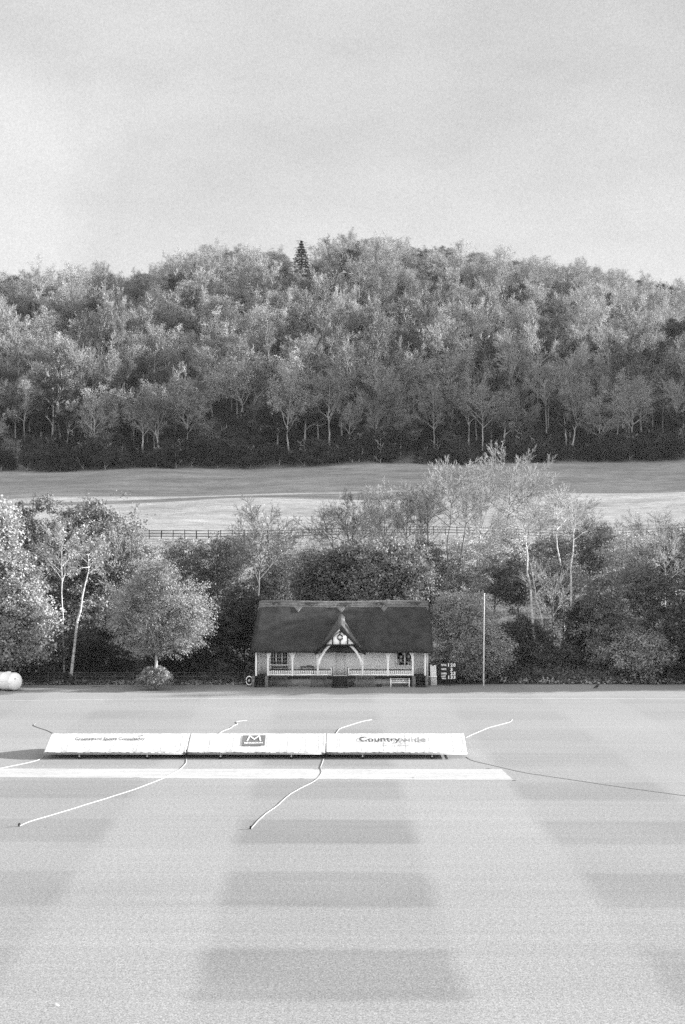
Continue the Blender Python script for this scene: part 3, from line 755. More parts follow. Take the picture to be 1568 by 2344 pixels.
# double door
dr = MB().box(X(655), X(716), yb-.04, yb-.005, floor_z, 2.75).build('door', mat('door_paint', .84, .6, .06, 3), pav)
MB().box(X(684), X(687), yb-.06, yb-.042, floor_z, 2.74).box(X(650), X(655)-.002, yb-.08, yb-.003, floor_z, 2.8).box(X(716)+.002, X(721), yb-.08, yb-.003, floor_z, 2.8).build('frame', M['wallw'], dr)
# left window
def window(zx0, zx1, ztop, zbot, ncas, rows, cols):
    yw = yb-.10
    x0, x1 = zp(zx0, 0, yw)[0], zp(zx1, 0, yw)[0]; z0, z1 = zp(0, zbot, yw)[1], 2.78
    fr = MB(); n = ncas; w = (x1-x0)/n
    fr.box(x0-.07, x1+.07, yw-.02, yb-.003, z0-.09, z0-.012)
    for i in range(n+1): fr.box(x0+i*w-.05, x0+i*w+.05, yw, yb-.004, z0-.01, z1)
    for i in range(n):
        a = x0+i*w+.052; b = x0+(i+1)*w-.052
        fr.box(a, b, yw+.01, yb-.005, z0-.008, z0+.03)
        for c in range(1, cols): fr.box(a+(b-a)*c/cols-.012, a+(b-a)*c/cols+.012, yw+.02, yb-.03, z0+.03, z1)
        for r in range(1, rows+1): fr.box(a, b, yw+.024, yb-.034, z0+.27*r*1.0-.01, z0+.27*r+.012)
    f = fr.build('window', M['white'], pav)
    MB().box(x0+.03, x1-.03, yb-.03, yb-.006, z0+.005, z1-.01).build('pane', M['glass'], f)
    return x0, x1, z0, z1, yw
window(196, 318, 470, 549, 3, 4, 2)
x0, x1, z0, z1, yw = window(1075, 1190, 470, 556, 2, 1, 1)
rg = random.Random(4)
nb = MB(); nb2 = MB()
for i in range(6):
    for j in range(4):
        a = x0+.06+i*(x1-x0-.1)/6; b = z0+.05+j*.26
        if rg.random() < .66: (nb if rg.random() < .6 else nb2).box(a+.01, a+.16, yw+.03, yw+.045, b, b+.22+rg.uniform(-.04, .02))
nb.build('notice', M['paper'], pav); nb2.build('notice', M['greyp'], pav)
# posts with curved brackets
def bracket(m, x, zt, dirn, y, reach, drop, w):
    P = []
    for k in range(9):
        a = k/8*math.pi/2
        P.append((x + dirn*(reach*(1-math.cos(a))), zt - drop*(1-math.sin(a))))
    for a, b in zip(P[:-1], P[1:]): m.bar((a[0], y, a[1]), (b[0], y, b[1]), w, .07)
for i, zx in enumerate((97, 180, 350, 527, 838, 1015, 1188, 1275)):
    x = X(zx); p = MB(); w = .065
    p.box(x-w, x+w, YP-.065, YP+.065, floor_z-.03 if 1 < i < 6 else floor_z+.001, 2.9)
    if zx in (350, 1015, 527, 838, 180, 1188):
        for d in (-1, 1):
            if zx == 180 and d < 0 or zx == 1188 and d > 0: continue
            if zx == 527 and d > 0 or zx == 838 and d < 0: continue
            bracket(p, x+d*.04, 2.78, d, YP-.01, .50, .85, .10)
    p.build('post', M['white'], pav, bevel=.006)
# big arch braces of the gable
br = MB(); yg = 108.30
for s, a0, a1 in ((1, (530, 560), (612, 412)), (-1, (836, 560), (750, 412))):
    P = []
    p0 = np.array(zp(*a0, yg)); p2 = np.array(zp(*a1, yg)); pm = np.array(zp(543 if s == 1 else 823, 475, yg))
    for k in range(13):
        t = k/12; P.append((1-t)**2*p0 + 2*t*(1-t)*pm + t*t*p2)
    P = np.array(P); T = np.gradient(P, axis=0); T /= np.linalg.norm(T, axis=1)[:, None]; nn = np.stack([-T[:, 1], T[:, 0]], 1)*.095
    br.prism([tuple(q) for q in P+nn] + [tuple(q) for q in (P-nn)[::-1]], yg-.06, yg+.06)
br.build('arch_brace', M['white'], pav)
# railings
def railing(za, zb):
    m = MB(); xa, xb = X(za), X(zb); zt = Z(586); n = max(2, round((xb-xa)/.142))
    m.box(xa, xb, YP-.045, YP+.045, Z(625), Z(615))
    for i in range(n):
        c = xa + (i+.5)*(xb-xa)/n; m.box(c-.038, c+.038, YP-.02, YP+.02, Z(615)+.001, zt-.03)
    r = m.build('railing', M['white'], pav)
    MB().box(xa, xb, YP-.06, YP+.06, zt-.028, zt+.035).build('handrail', M['dark'], r)
for a, b in ((187, 344), (356, 521), (533, 617), (745, 832), (844, 1009), (1021, 1182)): railing(a, b)
nw = MB().box(X(617), X(617)+.1, YP-.06, YP+.06, floor_z-.05, Z(570)).box(X(745)-.1, X(745), YP-.06, YP+.06, floor_z-.05, Z(570)).build('newel_post', M['white'], pav)
hr = MB()
for zx in (627, 733): hr.tube([(X(zx, 108), 108.75, floor_z), (X(zx, 108), 108.75, Z(562)), ], .025, 6); hr.tube([(X(zx, 108), 108.75, Z(566)), (X(zx, 108), 107.75, Z(566)-.75)], .025, 6); hr.tube([(X(zx, 108), 107.75, 0), (X(zx, 108), 107.75, Z(566)-.74)], .025, 6)
hr.build('grab_rail', M['dark'], pav)
# steps
def steps(za, zb, y1, n, name='steps', m_='step'):
    m = MB(); d = .26
    for k in range(n):
        zt = floor_z - .03 - k*(floor_z/(n))
        m.box(X(za), X(zb), y1-(k+1)*d, y1-k*d-.002 if k else y1, max(0, zt-.045), zt); m.box(X(za)+.02, X(zb)-.02, y1-(k+1)*d+.03, y1-(k+1)*d+.05, max(0, zt-.16), zt-.046)
    m.box(X(za)-.03, X(za)-.002, y1-n*d, y1, 0, .3).box(X(zb)+.002, X(zb)+.03, y1-n*d, y1, 0, .3)
    return m.build(name, M[m_], pav)
steps(628, 732, 108.9, 5)
for a, b in ((92, 160), (1206, 1268)):
    steps(a, b, 109.0, 4)
for a, b in ((70, 90), (162, 186), (1180, 1203), (1270, 1288)):
    m = MB(); xa, xb = X(a), X(b)
    m.prism([(xa, 0), (xb, 0), (xb-.01, .80), (xa+.01, .82)], 107.98, 109.11)
    m.build('stone_pier', M['stone'], pav, bevel=.03)
# lintel along the eave
MB().box(X(95), X(527)-.02, YP-.06, YP+.06, 2.80, 2.92).box(X(838)+.02, X(1290), YP-.06, YP+.06, 2.80, 2.92).build('lintel', M['white'], pav)
# main roof
def roof():
    rg = np.random.default_rng(5)
    prof = []   # (y, z)
    ez, ey = 2.62, 108.28
    front = [(ey+.30, ez+.03), (ey+.10, ez-.02), (ey, ez+.05), (ey-.02, ez+.18), (ey+.08, ez+.34)]
    ry, rz = 112.35, 6.32
    n = 26
    for k in range(1, n+1):
        t = k/n; sag = -.10*math.sin(t*math.pi)
        front.append((ey+.08 + (ry-.25-ey-.08)*t, ez+.34 + (rz-.1-ez-.34)*t + sag))
    front.append((ry, rz))
    back = [(2*ry-a, b) for a, b in reversed(front[:-1])]
    prof = np.array(front + back); K = len(prof)
    nx = 110; V = []
    for i in range(nx+1):
        u = i/nx; e = min(u, 1-u)*nx
        inset = {0: .16, 1: .05, 2: .012}.get(int(round(e)), 0)
        for k, (y, z) in enumerate(prof):
            h = max(0, (z-ez)/(rz-ez))
            xl = -6.98 + .10*h + .42*max(0, h-.25); xr = 6.92 - .02*h - .10*max(0, h-.8)*5*.3
            cy, cz = ry, 3.6
            yy = y + (cy-y)*inset*.35; zz = z - inset*.55
            dz = .035*math.sin(u*9+.6)*h + .02*math.sin(u*31+h*5)
            nrm = rg.normal(0, .012)
            V.append((xl+(xr-xl)*u, yy+nrm, zz+dz+nrm*.5))
    Fc = []
    for i in range(nx):
        for k in range(K-1):
            a = i*K+k; Fc.append((a, a+K, a+K+1, a+1))
    Fc.append(tuple(range(K))); Fc.append(tuple(nx*K+k for k in reversed(range(K))))
    # underside
    for i in range(nx): Fc.append((i*K, i*K+K-1, (i+1)*K+K-1, (i+1)*K))
    r = mesh_np('roof', V, Fc, M['thatch'], pav, True)
    # block-cut ridge cap: a thicker layer with dipping points
    V = []; nx = 220; rows = 12
    for i in range(nx+1):
        u = i/nx; x = -6.60 + (6.85+6.60)*u
        dip = 0
        for c in (X(390, 111.8), X(690, 111.8), X(985, 111.8)): dip = max(dip, 1-abs(x-c)/.34)
        dep = .60 + .42*max(0, dip) + .012*math.sin(x*14)
        e = min(u, 1-u)*nx; drop = .12 if e < 1 else .03 if e < 2.5 else 0
        for side in (-1, 1):
            rr = range(rows+1) if side == -1 else range(rows-1, -1, -1)
            for k in rr:
                t = 1-k/rows if side == -1 else 1-k/rows
                d = dep*t
                z = rz + .13 - d*.86 - (.05*math.exp(-d*9) if d < .3 else 0) - drop + .035*math.sin(u*9+.6) + rg.normal(0, .008)
                y = ry + side*d*.96
                if k == 0: V.append((x, ry+side*(dep-.04), z-.13)) if side == -1 else None
                V.append((x, y, z))
                if k == 0 and side == 1: V.append((x, ry+(dep-.04), z-.13))
    K = len(V)//(nx+1); Fc = []
    for i in range(nx):
        for k in range(K-1):
            a = i*K+k; Fc.append((a, a+K, a+K+1, a+1))
    Fc.append(tuple(range(K))); Fc.append(tuple(nx*K+k for k in reversed(range(K))))
    mesh_np('ridge_cap', V, Fc, M['thatch_cap'], r, True)
    # hazel ligger rods on the cap
    lg = MB()
    for d in (.22, .48): lg.tube([(x, ry-d*.96-.02, rz+.16-d*.86+.035*math.sin((x+6.6)/13.45*9+.6)) for x in np.linspace(-6.5, 6.7, 40)], .012, 4)
    lg.build('ligger', M['step'], r)
    # gablet over the steps
    yf, ybk, rise = 108.02, 111.9, .17
    ap = zp(688, 262, yf); lf = zp(503, 474, yf); rf = zp(864, 474, yf)
    api = zp(683, 303, yf); lfi = zp(533, 474, yf); rfi = zp(834, 474, yf)
    V = []; ny = 22
    def line(p, q, n, bow): 
        out = []
        for k in range(n):
            t = k/n; out.append((p[0]+(q[0]-p[0])*t, p[1]+(q[1]-p[1])*t+bow*math.sin(t*math.pi)))
        return out
    outer = line(lf, ap, 10, -.08) + line(ap, rf, 10, -.08) + [rf]
    outer = [(a, b) for a, b in outer]
    inner = line(rfi, api, 6, 0) + line(api, lfi, 6, 0) + [lfi]
    loop = outer + inner; K = len(loop)
    for j in range(ny+1):
        v = j/ny; y = yf + (ybk-yf)*v
        for k, (a, b) in enumerate(loop):
            ins = .07 if j == 0 and k < len(outer) else 0
            b2 = b - ins
            if k == 9 or k == 11: b2 -= .0
            if k == 10: b2 -= .10
            V.append((a*(1-ins*.3) + rg.normal(0, .01), y + rg.normal(0, .01), b2 + rise*(y-yf)*(1 if k < len(outer) else 0) + rg.normal(0, .01)))
    Fc = []
    for j in range(ny):
        for k in range(K):
            a = j*K+k; b = j*K+(k+1) % K
            Fc.append((a, b, b+K, a+K))
    Fc = [tuple(reversed(f)) for f in Fc]
    # front face strips
    no, ni = len(outer), len(inner)
    for k in range(no-1):
        t0 = k/(no-1); t1 = (k+1)/(no-1)
        i0 = no + ni-1 - round(t0*(ni-1)); i1 = no + ni-1 - round(t1*(ni-1))
        f = (k, i0, i1, k+1) if i0 != i1 else (k, i0, k+1)
        Fc.append(f)
    mesh_np('gablet_roof', V, Fc, M['thatch_lit'], pav, True)
    # cut verge with sunlight painted into its tone, and cap of the gablet
    V = []; rowsn = 14
    c = MB()
    for sgn, foot in ((-1, lf), (1, rf)):
        pts = []
        for k in range(15):
            t = k/14
            x = ap[0]+(foot[0]-ap[0])*t; z = ap[1]+(foot[1]-ap[1])*t - .08*math.sin(t*math.pi)
            pts.append((x*1.0 - sgn*.05, yf+.06+.04*t, z-.05))
        c.tube(pts, [.12-.03*k/14 for k in range(15)], 8)
    c.build('verge', M['thatch_lit'], pav, True)
    cap = MB()
    V = []; Fc = []
    for j in range(9):
        y = yf+.35 + j*(2.6/8)
        zt = ap[1] + rise*(y-yf) + .06
        w = .27
        for a in (-1, -.6, -.3, 0, .3, .6, 1):
            V.append((ap[0]+.03+a*w, y, zt - abs(a)**1.25*w*1.02 + (.0 if j else -.05)))
    for j in range(8):
        for k in range(6): a = j*7+k; Fc.append((a, a+1, a+8, a+7))
    n0 = len(V)
    V += [(v[0], v[1], v[2]-.16) for v in V]
    for j in range(8):
        for k in (0, 5):
            pass
        a = j*7; Fc.append((a, a+7, n0+a+7, n0+a)); a = j*7+6; Fc.append((a, n0+a, n0+a+7, a+7))
    for k in range(6): Fc.append((k, n0+k, n0+k+1, k+1))
    mesh_np('gablet_cap', V, Fc, M['thatch_cap'], pav, True)
roof()
# gable timbering
yt = 107.93
g = MB()
tri = [zp(560, 415, yt+.06), zp(806, 415, yt+.06), zp(683, 318, yt+.06)]
g.prism(tri, yt+.06, yt+.12); gp = g.build('gable_panel', M['wallw'], pav)
gt = MB()
def tb(a, b, w, dy=0):
    p, q = zp(*a, yt), zp(*b, yt); gt.bar((p[0], yt-dy, p[1]), (q[0], yt-dy, q[1]), w, .09)
tb((683,297), (507,470), .21, .02); tb((683,297), (859,470), .21, .024)
tb((562,413), (804,413), .11, 0)
tb((629,409), (629,360), .09, -.004); tb((735,409), (735,360), .09, -.004)
tb((682,409), (682,380), .09, -.004); tb((682,340), (682,310), .09, -.004)
c = zp(681, 360, yt)
gt.tube([(c[0]+.20*math.cos(a), yt, c[1]+.20*math.sin(a)) for a in np.linspace(0, 2*math.pi, 29)[:-1]], .04, 6, True)
gt.build('gable_timber', M['dark'], pav)
MB().tube([(c[0], yt+.045, c[1]), (c[0], yt+.058, c[1])], .17, 20).build('roundel', M['white'], pav)

# things at the pavilion
def bench(name, label, za, zb, Yb, mt, z0=0, zback=.86, seat=.42, group=None, slats=True, table=False):
    xa, xb = X(za, Yb), X(zb, Yb); w = xb-xa
    root = empty(name, ((xa+xb)/2, Yb, z0), label, 'bench', group)
    s = MB()
    for k in range(4): s.box(xa+.02, xb-.02, Yb-.22+k*.11, Yb-.13+k*.11, z0+seat-.03, z0+seat)
    s.build('seat', mt, root)
    b = MB(); b.box(xa+.02, xb-.02, Yb+.24, Yb+.28, z0+zback-.07, z0+zback); b.box(xa+.02, xb-.02, Yb+.24, Yb+.28, z0+seat+.06, z0+seat+.11)
    if slats:
        n = int(w/.11)
        for i in range(n): c = xa+.06+(i+.5)*(w-.12)/n; b.box(c-.022, c+.022, Yb+.25, Yb+.272, z0+seat+.11, z0+zback-.07)
    else:
        b.box(xa+.02, xb-.02, Yb+.24, Yb+.27, z0+seat+.2, z0+seat+.24)
        for i in range(1, 3): c = xa+w*i/3; b.box(c-.02, c+.02, Yb+.25, Yb+.272, z0+seat+.11, z0+zback-.07)
    b.build('backrest', mt, root)
    for x in (xa+.03, xb-.03):
        MB().box(x-.03, x+.03, Yb-.24, Yb-.18, z0, z0+.62).build('leg', mt, root)
        MB().box(x-.03, x+.03, Yb+.281, Yb+.33, z0, z0+zback+.02).build('leg', mt, root)
        MB().box(x-.035, x+.035, Yb-.27, Yb+.27, z0+.621, z0+.66).build('armrest', mt, root)
    return root
bench('garden_bench', 'dark slatted bench against the plinth below the left pavilion window', 200, 312, 108.2, M['oak'], group='benches in front of the pavilion')
bench('garden_bench', 'dark slatted bench left of the central pavilion steps', 477, 588, 108.2, M['oak'], group='benches in front of the pavilion')
bench('garden_bench', 'slatted bench with paler top rail right of the central pavilion steps', 792, 920, 108.2, mat('silvered_teak', .14, .8, .3, 8, (1, 4, 4)), group='benches in front of the pavilion')
bench('garden_bench', 'white open-backed bench by the right-hand steps of the pavilion', 1032, 1165, 108.2, M['white'], slats=False, group='benches in front of the pavilion', zback=.62, seat=.36)
bench('garden_bench', 'dark slatted bench on the veranda under the left pavilion window', 203, 315, 110.15, M['oak'], z0=floor_z, zback=.92, group='benches on the veranda')
# veranda table with a small box
xa, xb = X(408, 110), X(500, 110)
tbl = empty('veranda_table', ((xa+xb)/2, 110, floor_z), 'low dark table on the veranda behind the railing left of the gable', 'table')
MB().box(xa, xb, 109.7, 110.3, floor_z+.58, floor_z+.62).build('table_top', M['oak'], tbl)
for x in (xa+.04, xb-.04):
    for y in (109.75, 110.25): MB().box(x-.03, x+.03, y-.03, y+.03, floor_z, floor_z+.578).build('leg', M['oak'], tbl)
o = MB().box(X(450, 110), X(482, 110), 109.9, 110.15, floor_z+.621, floor_z+.69).box(X(448, 110), X(484, 110), 109.88, 110.17, floor_z+.691, floor_z+.71)
tag(o.build('tray', M['greyp'], None, bevel=.005), 'small tray lying on the low veranda table', 'tray')
# dark box and pot in front of the plinth
o = MB().box(X(937, 108.4), X(972, 108.4), 108.3, 108.6, 0, .17).box(X(935, 108.4), X(974, 108.4), 108.28, 108.62, .172, .2)
tag(o.build('wooden_box', M['dark'], None, bevel=.01), 'small dark box on the grass between two benches before the plinth', 'box')
bt = empty('plant_tub', (X(762, 108.4), 108.4, 0), 'low dark tub just right of the central pavilion steps', 'tub')
MB().tube([(X(762, 108.4), 108.4, 0), (X(762, 108.4), 108.4, .2), (X(762, 108.4), 108.4, .38)], [.13, .17, .2], 14).build('tub', M['step'], bt)
rr = np.random.default_rng(9); C = np.stack([X(762, 108.4)+rr.normal(0, .12, 300), 108.4+rr.normal(0, .12, 300), .42+np.abs(rr.normal(0, .08, 300))], 1)
V, Fc = quads(C, .07, rr); mesh_np('foliage', V, Fc, M['leaf_dark'], bt)
# hose reel at the left end
hx, hz = zp(50, 660, 108.6)
hr_ = empty('hose_reel', (hx, 108.6, 0), 'white-rimmed hose reel standing at the left end of the pavilion', 'hose reel')
ring = lambda r, y, n=28: [(hx+r*math.cos(a), y, hz+r*1.35*math.sin(a)) for a in np.linspace(0, 2*math.pi, n+1)[:-1]]
MB().tube(ring(.24, 108.5), .035, 8, True).build('rim', M['white'], hr_)
m = MB()
for r, y in ((.20, 108.58), (.17, 108.6), (.20, 108.64)): m.tube(ring(r, y), .03, 6, True)
m.build('hose', M['tyre'], hr_)
MB().tube([(hx, 108.46, hz), (hx, 108.75, hz)], .10, 14).build('hub', M['paper'], hr_)
m = MB()
for d in (-.16, .16): m.bar((hx, 108.7, hz), (hx+d, 108.7, 0), .03, .03)
m.build('stand', M['dark'], hr_)
# white palings stack at the right end
px0, px1 = X(1309, 109.3), X(1350, 109.3)
st = empty('paling_stack', ((px0+px1)/2, 109.3, 0), 'bundle of white palings propped upright between the pavilion and the scoreboard', 'palings')
rg = random.Random(2); n = 6
for i in range(n):
    c = px0+.04+i*(px1-px0-.06)/(n-1); l = Z(560)+rg.uniform(-.03, .06)
    MB().bar((c+.05, 109.3, .02), (c-.01, 109.42, l), .062, .03).build('paling', M['white'], st)
MB().box(px0-.12, px1+.06, 109.22, 109.262, Z(636)-.03, Z(636)+.04).build('crossbar', M['white'], st)
MB().box(px0-.1, px0-.05, 109.18, 109.218, 0, Z(636)).build('prop', M['bark'], st)
# drainpipe
MB().tube([(X(1291), 108.9, .1), (X(1291), 108.9, 2.5), (X(1291)-.12, 108.75, 2.75)], .035, 8).build('drainpipe', M['white'], pav)
MB().tube([(X(108), 109.2, .82), (X(108), 109.2, 2.7)], .03, 8).build('drainpipe', M['dark'], pav)

# ------------------------------------------------------------------ text helper
def text(body, name, mt, parent, xc, zc, width, height, put, ext=.004, bold=.0, align=None):
    cu = bpy.data.curves.new('txt', 'FONT'); cu.body = body; cu.extrude = .0; cu.offset = bold; cu.resolution_u = 3
    ob = bpy.data.objects.new('txt', cu); COL.objects.link(ob)
    bpy.context.view_layer.update()
    me = bpy.data.meshes.new_from_object(ob.evaluated_get(bpy.context.evaluated_depsgraph_get()))
    V = np.array([v.co[:] for v in me.vertices]); Fc = [tuple(p.vertices) for p in me.polygons]
    bpy.data.objects.remove(ob); bpy.data.curves.remove(cu)
    a, b = V.min(0), V.max(0)
    u = (V[:, 0]-a[0])/(b[0]-a[0])-.5; w = (V[:, 1]-a[1])/(b[1]-a[1])-.5
    W = np.array([put(xc+u[i]*width, zc+w[i]*height) for i in range(len(V))])
    o = mesh_np(name, W, Fc, mt, parent)
    return o

# ------------------------------------------------------------------ scoreboard
Ysb = 109.2
sb = empty('scoreboard', (X(1435, Ysb), Ysb, 0), 'black cricket scoreboard on two posts reading total 120, wickets 3, overs 23, last man 133', 'scoreboard')
x0, z1 = zp(1376, 538, Ysb); x1, z0 = zp(1494, 660, Ysb)
MB().box(x0, x1, Ysb, Ysb+.05, z0, z1).build('board', M['board'], sb, bevel=.006)
for zx in (1428, 1447): MB().box(X(zx, Ysb)-.035, X(zx, Ysb)+.035, Ysb+.052, Ysb+.12, -.1, z1-.1).build('post', M['dark'], sb)
putb = lambda x, z: (x, Ysb-.006, z)
WH = mat('score_white', .85, .6, .04, 5)
def sbt(s, a, b, c, d, bold=.03, name='lettering'):
    xa, za = zp(a, d, Ysb); xb, zb = zp(b, c, Ysb)
    text(s, name, WH, sb, (xa+xb)/2, (za+zb)/2, xb-xa, zb-za, putb, bold=bold)
sbt('TOTAL', 1384, 1424, 545, 560); sbt('WKTS', 1386, 1421, 575, 588); sbt('OVERS', 1385, 1424, 605, 618)
sbt('LAST', 1388, 1418, 624, 636); sbt('MAN', 1391, 1418, 640, 651)
for s, a, b, c, d in (('1', 1434, 1440, 541, 564), ('2', 1450, 1466, 541, 564), ('0', 1470, 1485, 541, 564), ('3', 1450, 1464, 571, 595),
                      ('2', 1451, 1466, 599, 622), ('3', 1470, 1485, 599, 622), ('1', 1435, 1441, 626, 649), ('3', 1451, 1465, 626, 649), ('3', 1471, 1485, 626, 649)):
    sbt(s, a, b, c, d, .03, 'numeral')

# ------------------------------------------------------------------ flagpole
Yf = 109.0
fp = empty('flagpole', (wx(1107, Yf), Yf, 0), 'tall slim white flagpole on the grass right of the scoreboard', 'flagpole')
MB().tube([(wx(1107, Yf), Yf, 0), (wx(1107.6, Yf), Yf, 3.5), (wx(1109, Yf), Yf, wz(1361, Yf))], [.055, .048, .03], 10).build('pole', M['white'], fp, True)
MB().tube([(wx(1109, Yf), Yf, wz(1361, Yf)), (wx(1109, Yf), Yf, wz(1361, Yf)+.05), (wx(1109, Yf), Yf, wz(1361, Yf)+.1)], [.03, .06, .02], 10).build('finial', M['white'], fp, True)
MB().tube([(wx(1106.2, Yf), Yf-.06, 1.1), (wx(1107.9, Yf), Yf-.05, wz(1364, Yf))], .008, 4).box(wx(1106.2, Yf)-.02, wx(1106.2, Yf)+.06, Yf-.09, Yf-.055, 1.0, 1.14).build('halyard', M['rope'], fp)

# ------------------------------------------------------------------ white tank on the left
tk_x, tk_y = onlawn(30, 1583)
tk_y += .55; r = .66; zc = .70
xe = wx(49, tk_y)
tank = empty('water_tank', (xe-.7, tk_y, 0), 'round-ended white tank on the lawn, cut by the left edge', 'tank')
prof = [(.62*1, 0.02)]
pts, rad = [], []
for k in range(9):
    a = k/8*math.pi/2; pts.append((xe - .42*(1-math.cos(math.pi/2-a)) , tk_y, zc)); 
pts = []; rad = []
for k in range(9):
    a = k/8*math.pi/2; pts.append((xe - .44*(1-math.cos(a)) , tk_y, zc)); rad.append(max(.01, r*math.sin(a)))
pts += [(xe-.42-.02, tk_y, zc), (xe-.46, tk_y, zc), (xe-.48, tk_y, zc), (xe-1.3, tk_y, zc), (xe-1.32, tk_y, zc), (xe-1.36, tk_y, zc), (xe-1.38, tk_y, zc)]; rad += [r, r+.015, r, r, r+.015, r+.015, r]
for k in range(9):
    a = math.pi/2-k/8*math.pi/2; pts.append((xe-2.2-.40*math.cos(a), tk_y, zc)); rad.append(max(.01, r*math.sin(a)))
MB().tube(pts, rad, 36).build('shell', M['tank'], tank, True)
MB().tube([(xe-1.0, tk_y, zc+r-.02), (xe-1.0, tk_y, zc+r+.06)], .16, 16).build('lid', M['tank'], tank)
MB().box(xe-.9, xe-.6, tk_y-.45, tk_y+.45, 0, .12).box(xe-1.9, xe-1.6, tk_y-.45, tk_y+.45, 0, .12).build('cradle', M['dark'], tank)
s = MB()
ring = [(xe-.14, tk_y+.58*math.cos(a), zc+.58*math.sin(a)) for a in np.linspace(0, 2*math.pi, 33)[:-1]]
s.tube([(xe-.36+.0, tk_y-r*.98, zc+.02), (xe-1.3, tk_y-r-.004, zc+.02), (xe-2.1, tk_y-r-.004, zc+.02)], .006, 4)
s.build('seam', M['greyp'], tank)
MB().tube([(xe-.12, tk_y-.33, zc+.25), (xe-.06, tk_y-.36, zc+.27), (xe-.1, tk_y-.40, zc+.22)], .025, 6).build('handle', M['tyre'], tank)

tank.rotation_euler = (0, 0, R(-28))
# ------------------------------------------------------------------ pitch covers
CY0, CYR = 73.15, 74.95           # front rail and ridge
ZB, ZR = .36, 1.06
def surf(x, d, hoops):            # d from 0 (front rail) to 1 (ridge) to 2 (rear rail)
    t = d if d <= 1 else 2-d
    z = ZB + (ZR-ZB)*(t**.82)
    i = np.searchsorted(hoops, x); i = min(max(i, 1), len(hoops)-1)
    f = (x-hoops[i-1])/(hoops[i]-hoops[i-1])
    sag = .022*math.sin(min(max(f, 0), 1)*math.pi)**1.6*(.35+.65*math.sin(min(t, 1)*math.pi)**1)
    return (x, CY0 + (CYR-CY0)*d, z - sag)
def cover(label, pa, pb, seams, seed):
    rg = np.random.default_rng(seed)
    xa, xb = wx(pa, CY0), wx(pb, CY0)
    root = empty('pitch_cover', ((xa+xb)/2, CYR, 0), label, 'pitch cover', 'wheeled pitch covers in a row')
    hoops = np.array([xa] + [wx(s, CY0) for s in seams] + [xb])
    nx, nd = 120, 24; V = []
    for i in range(nx+1):
        x = xa + (xb-xa)*i/nx
        scal = .035*abs(math.sin(x*2.6))
        for k in range(nd+1):
            d = 2*k/nd; p = list(surf(x, d, hoops))
            if k in (0, nd): p[2] += -.03 + scal
            p[2] += rg.normal(0, .0035); V.append(p)
    K = nd+1
    Fc = [(i*K+k, (i+1)*K+k, (i+1)*K+k+1, i*K+k+1) for i in range(nx) for k in range(nd)]
    Fc.append(tuple(range(K))); Fc.append(tuple(nx*K+k for k in reversed(range(K))))
    cv = mesh_np('canvas', V, Fc, M['canvas'], root, True)
    # raised hoops showing through as seams
    m = MB()
    for h in hoops[1:-1]: m.tube([tuple(np.array(surf(h, d, hoops)) + [0, 0, .004]) for d in np.linspace(.03, 1.97, 22)], .004, 5)
    m.build('hoop', mat('seam_canvas', .50, .8, .1, 5), root)
    f = MB()
    for y in (CY0-.03, 2*CYR-CY0+.03):
        f.tube([(xa-.02, y, .315), (xb+.02, y, .315)], .028, 8); f.tube([(xa-.02, y-.005, .255), (xb+.02, y-.005, .255)], .018, 8)
    for x in (xa, xb, *(hoops[1:-1])): f.tube([(x, CY0, .29), (x, 2*CYR-CY0, .29)], .02, 6)
    f.build('frame', M['steel'], root)
    g = MB()                       # dark lacing between canvas and frame
    for x in np.arange(xa+.15, xb-.1, .37):
        w = rg.uniform(.05, .2); g.tube([(x, CY0-.045, .345+rg.uniform(-.01, .012)), (x+w*.5, CY0-.055, .352), (x+w, CY0-.045, .335)], .014, 5)
    g.build('lacing', M['tyre'], root)
    # apron that hangs inside the frame
    MB().box(xa+.05, xb-.05, CYR+.1, CYR+.13, .10, .8).build('inner_board', M['midp'], root) if False else None
    return root, hoops, xa, xb
def wheel(px, root):
    x = wx(px, CY0)
    w = MB().tube([(x-.0, CY0-.02, .135), (x, CY0+.06, .135)], .135, 18).build('wheel', M['tyre'], root)
    MB().tube([(x, CY0-.035, .135), (x, CY0-.022, .135)], .045, 10).build('hub', M['steel'], w)
    MB().box(x-.015, x+.015, CY0-.034, CY0-.031, .15, .25).build('fork', M['steel'], root)
onx = lambda hoops, lift=.03: (lambda x, d: tuple(np.array(surf(x, d, hoops)) + [0, -lift*.4, lift]))
c1, h1, a1, b1 = cover('left pitch cover lettered Greensward Sports Consultancy', 101, 426, [152, 205, 258, 313, 368, 412], 1)
c2, h2, a2, b2 = cover('middle pitch cover carrying the grey square logo with a white M', 428, 744, [478, 532, 610, 658, 700, 730], 2)
c3, h3, a3, b3 = cover('right pitch cover lettered Countrywide', 746, 1068, [778, 830, 880, 930, 985, 1040], 3)
for p in (182, 337): wheel(p, c1)
for p in (505, 667): wheel(p, c2)
for p in (830, 989): wheel(p, c3)
def wc(px, Y=74.2): return wx(px, Y)
text('Greensward Sports Consultancy', 'lettering', M['midp'], c1, wc(251), .64, wc(331)-wc(171), .22, onx(h1), bold=.008)
V = [onx(h1)(wc(322)+.10*math.cos(a)*(1 if k % 2 else .5), .86+.05*math.sin(a)*(1 if k % 2 else .5)) for k, a in enumerate(np.linspace(0, 2*math.pi, 11)[:-1])]
mesh_np('emblem', V, [tuple(range(10))], M['greyp'], c1)
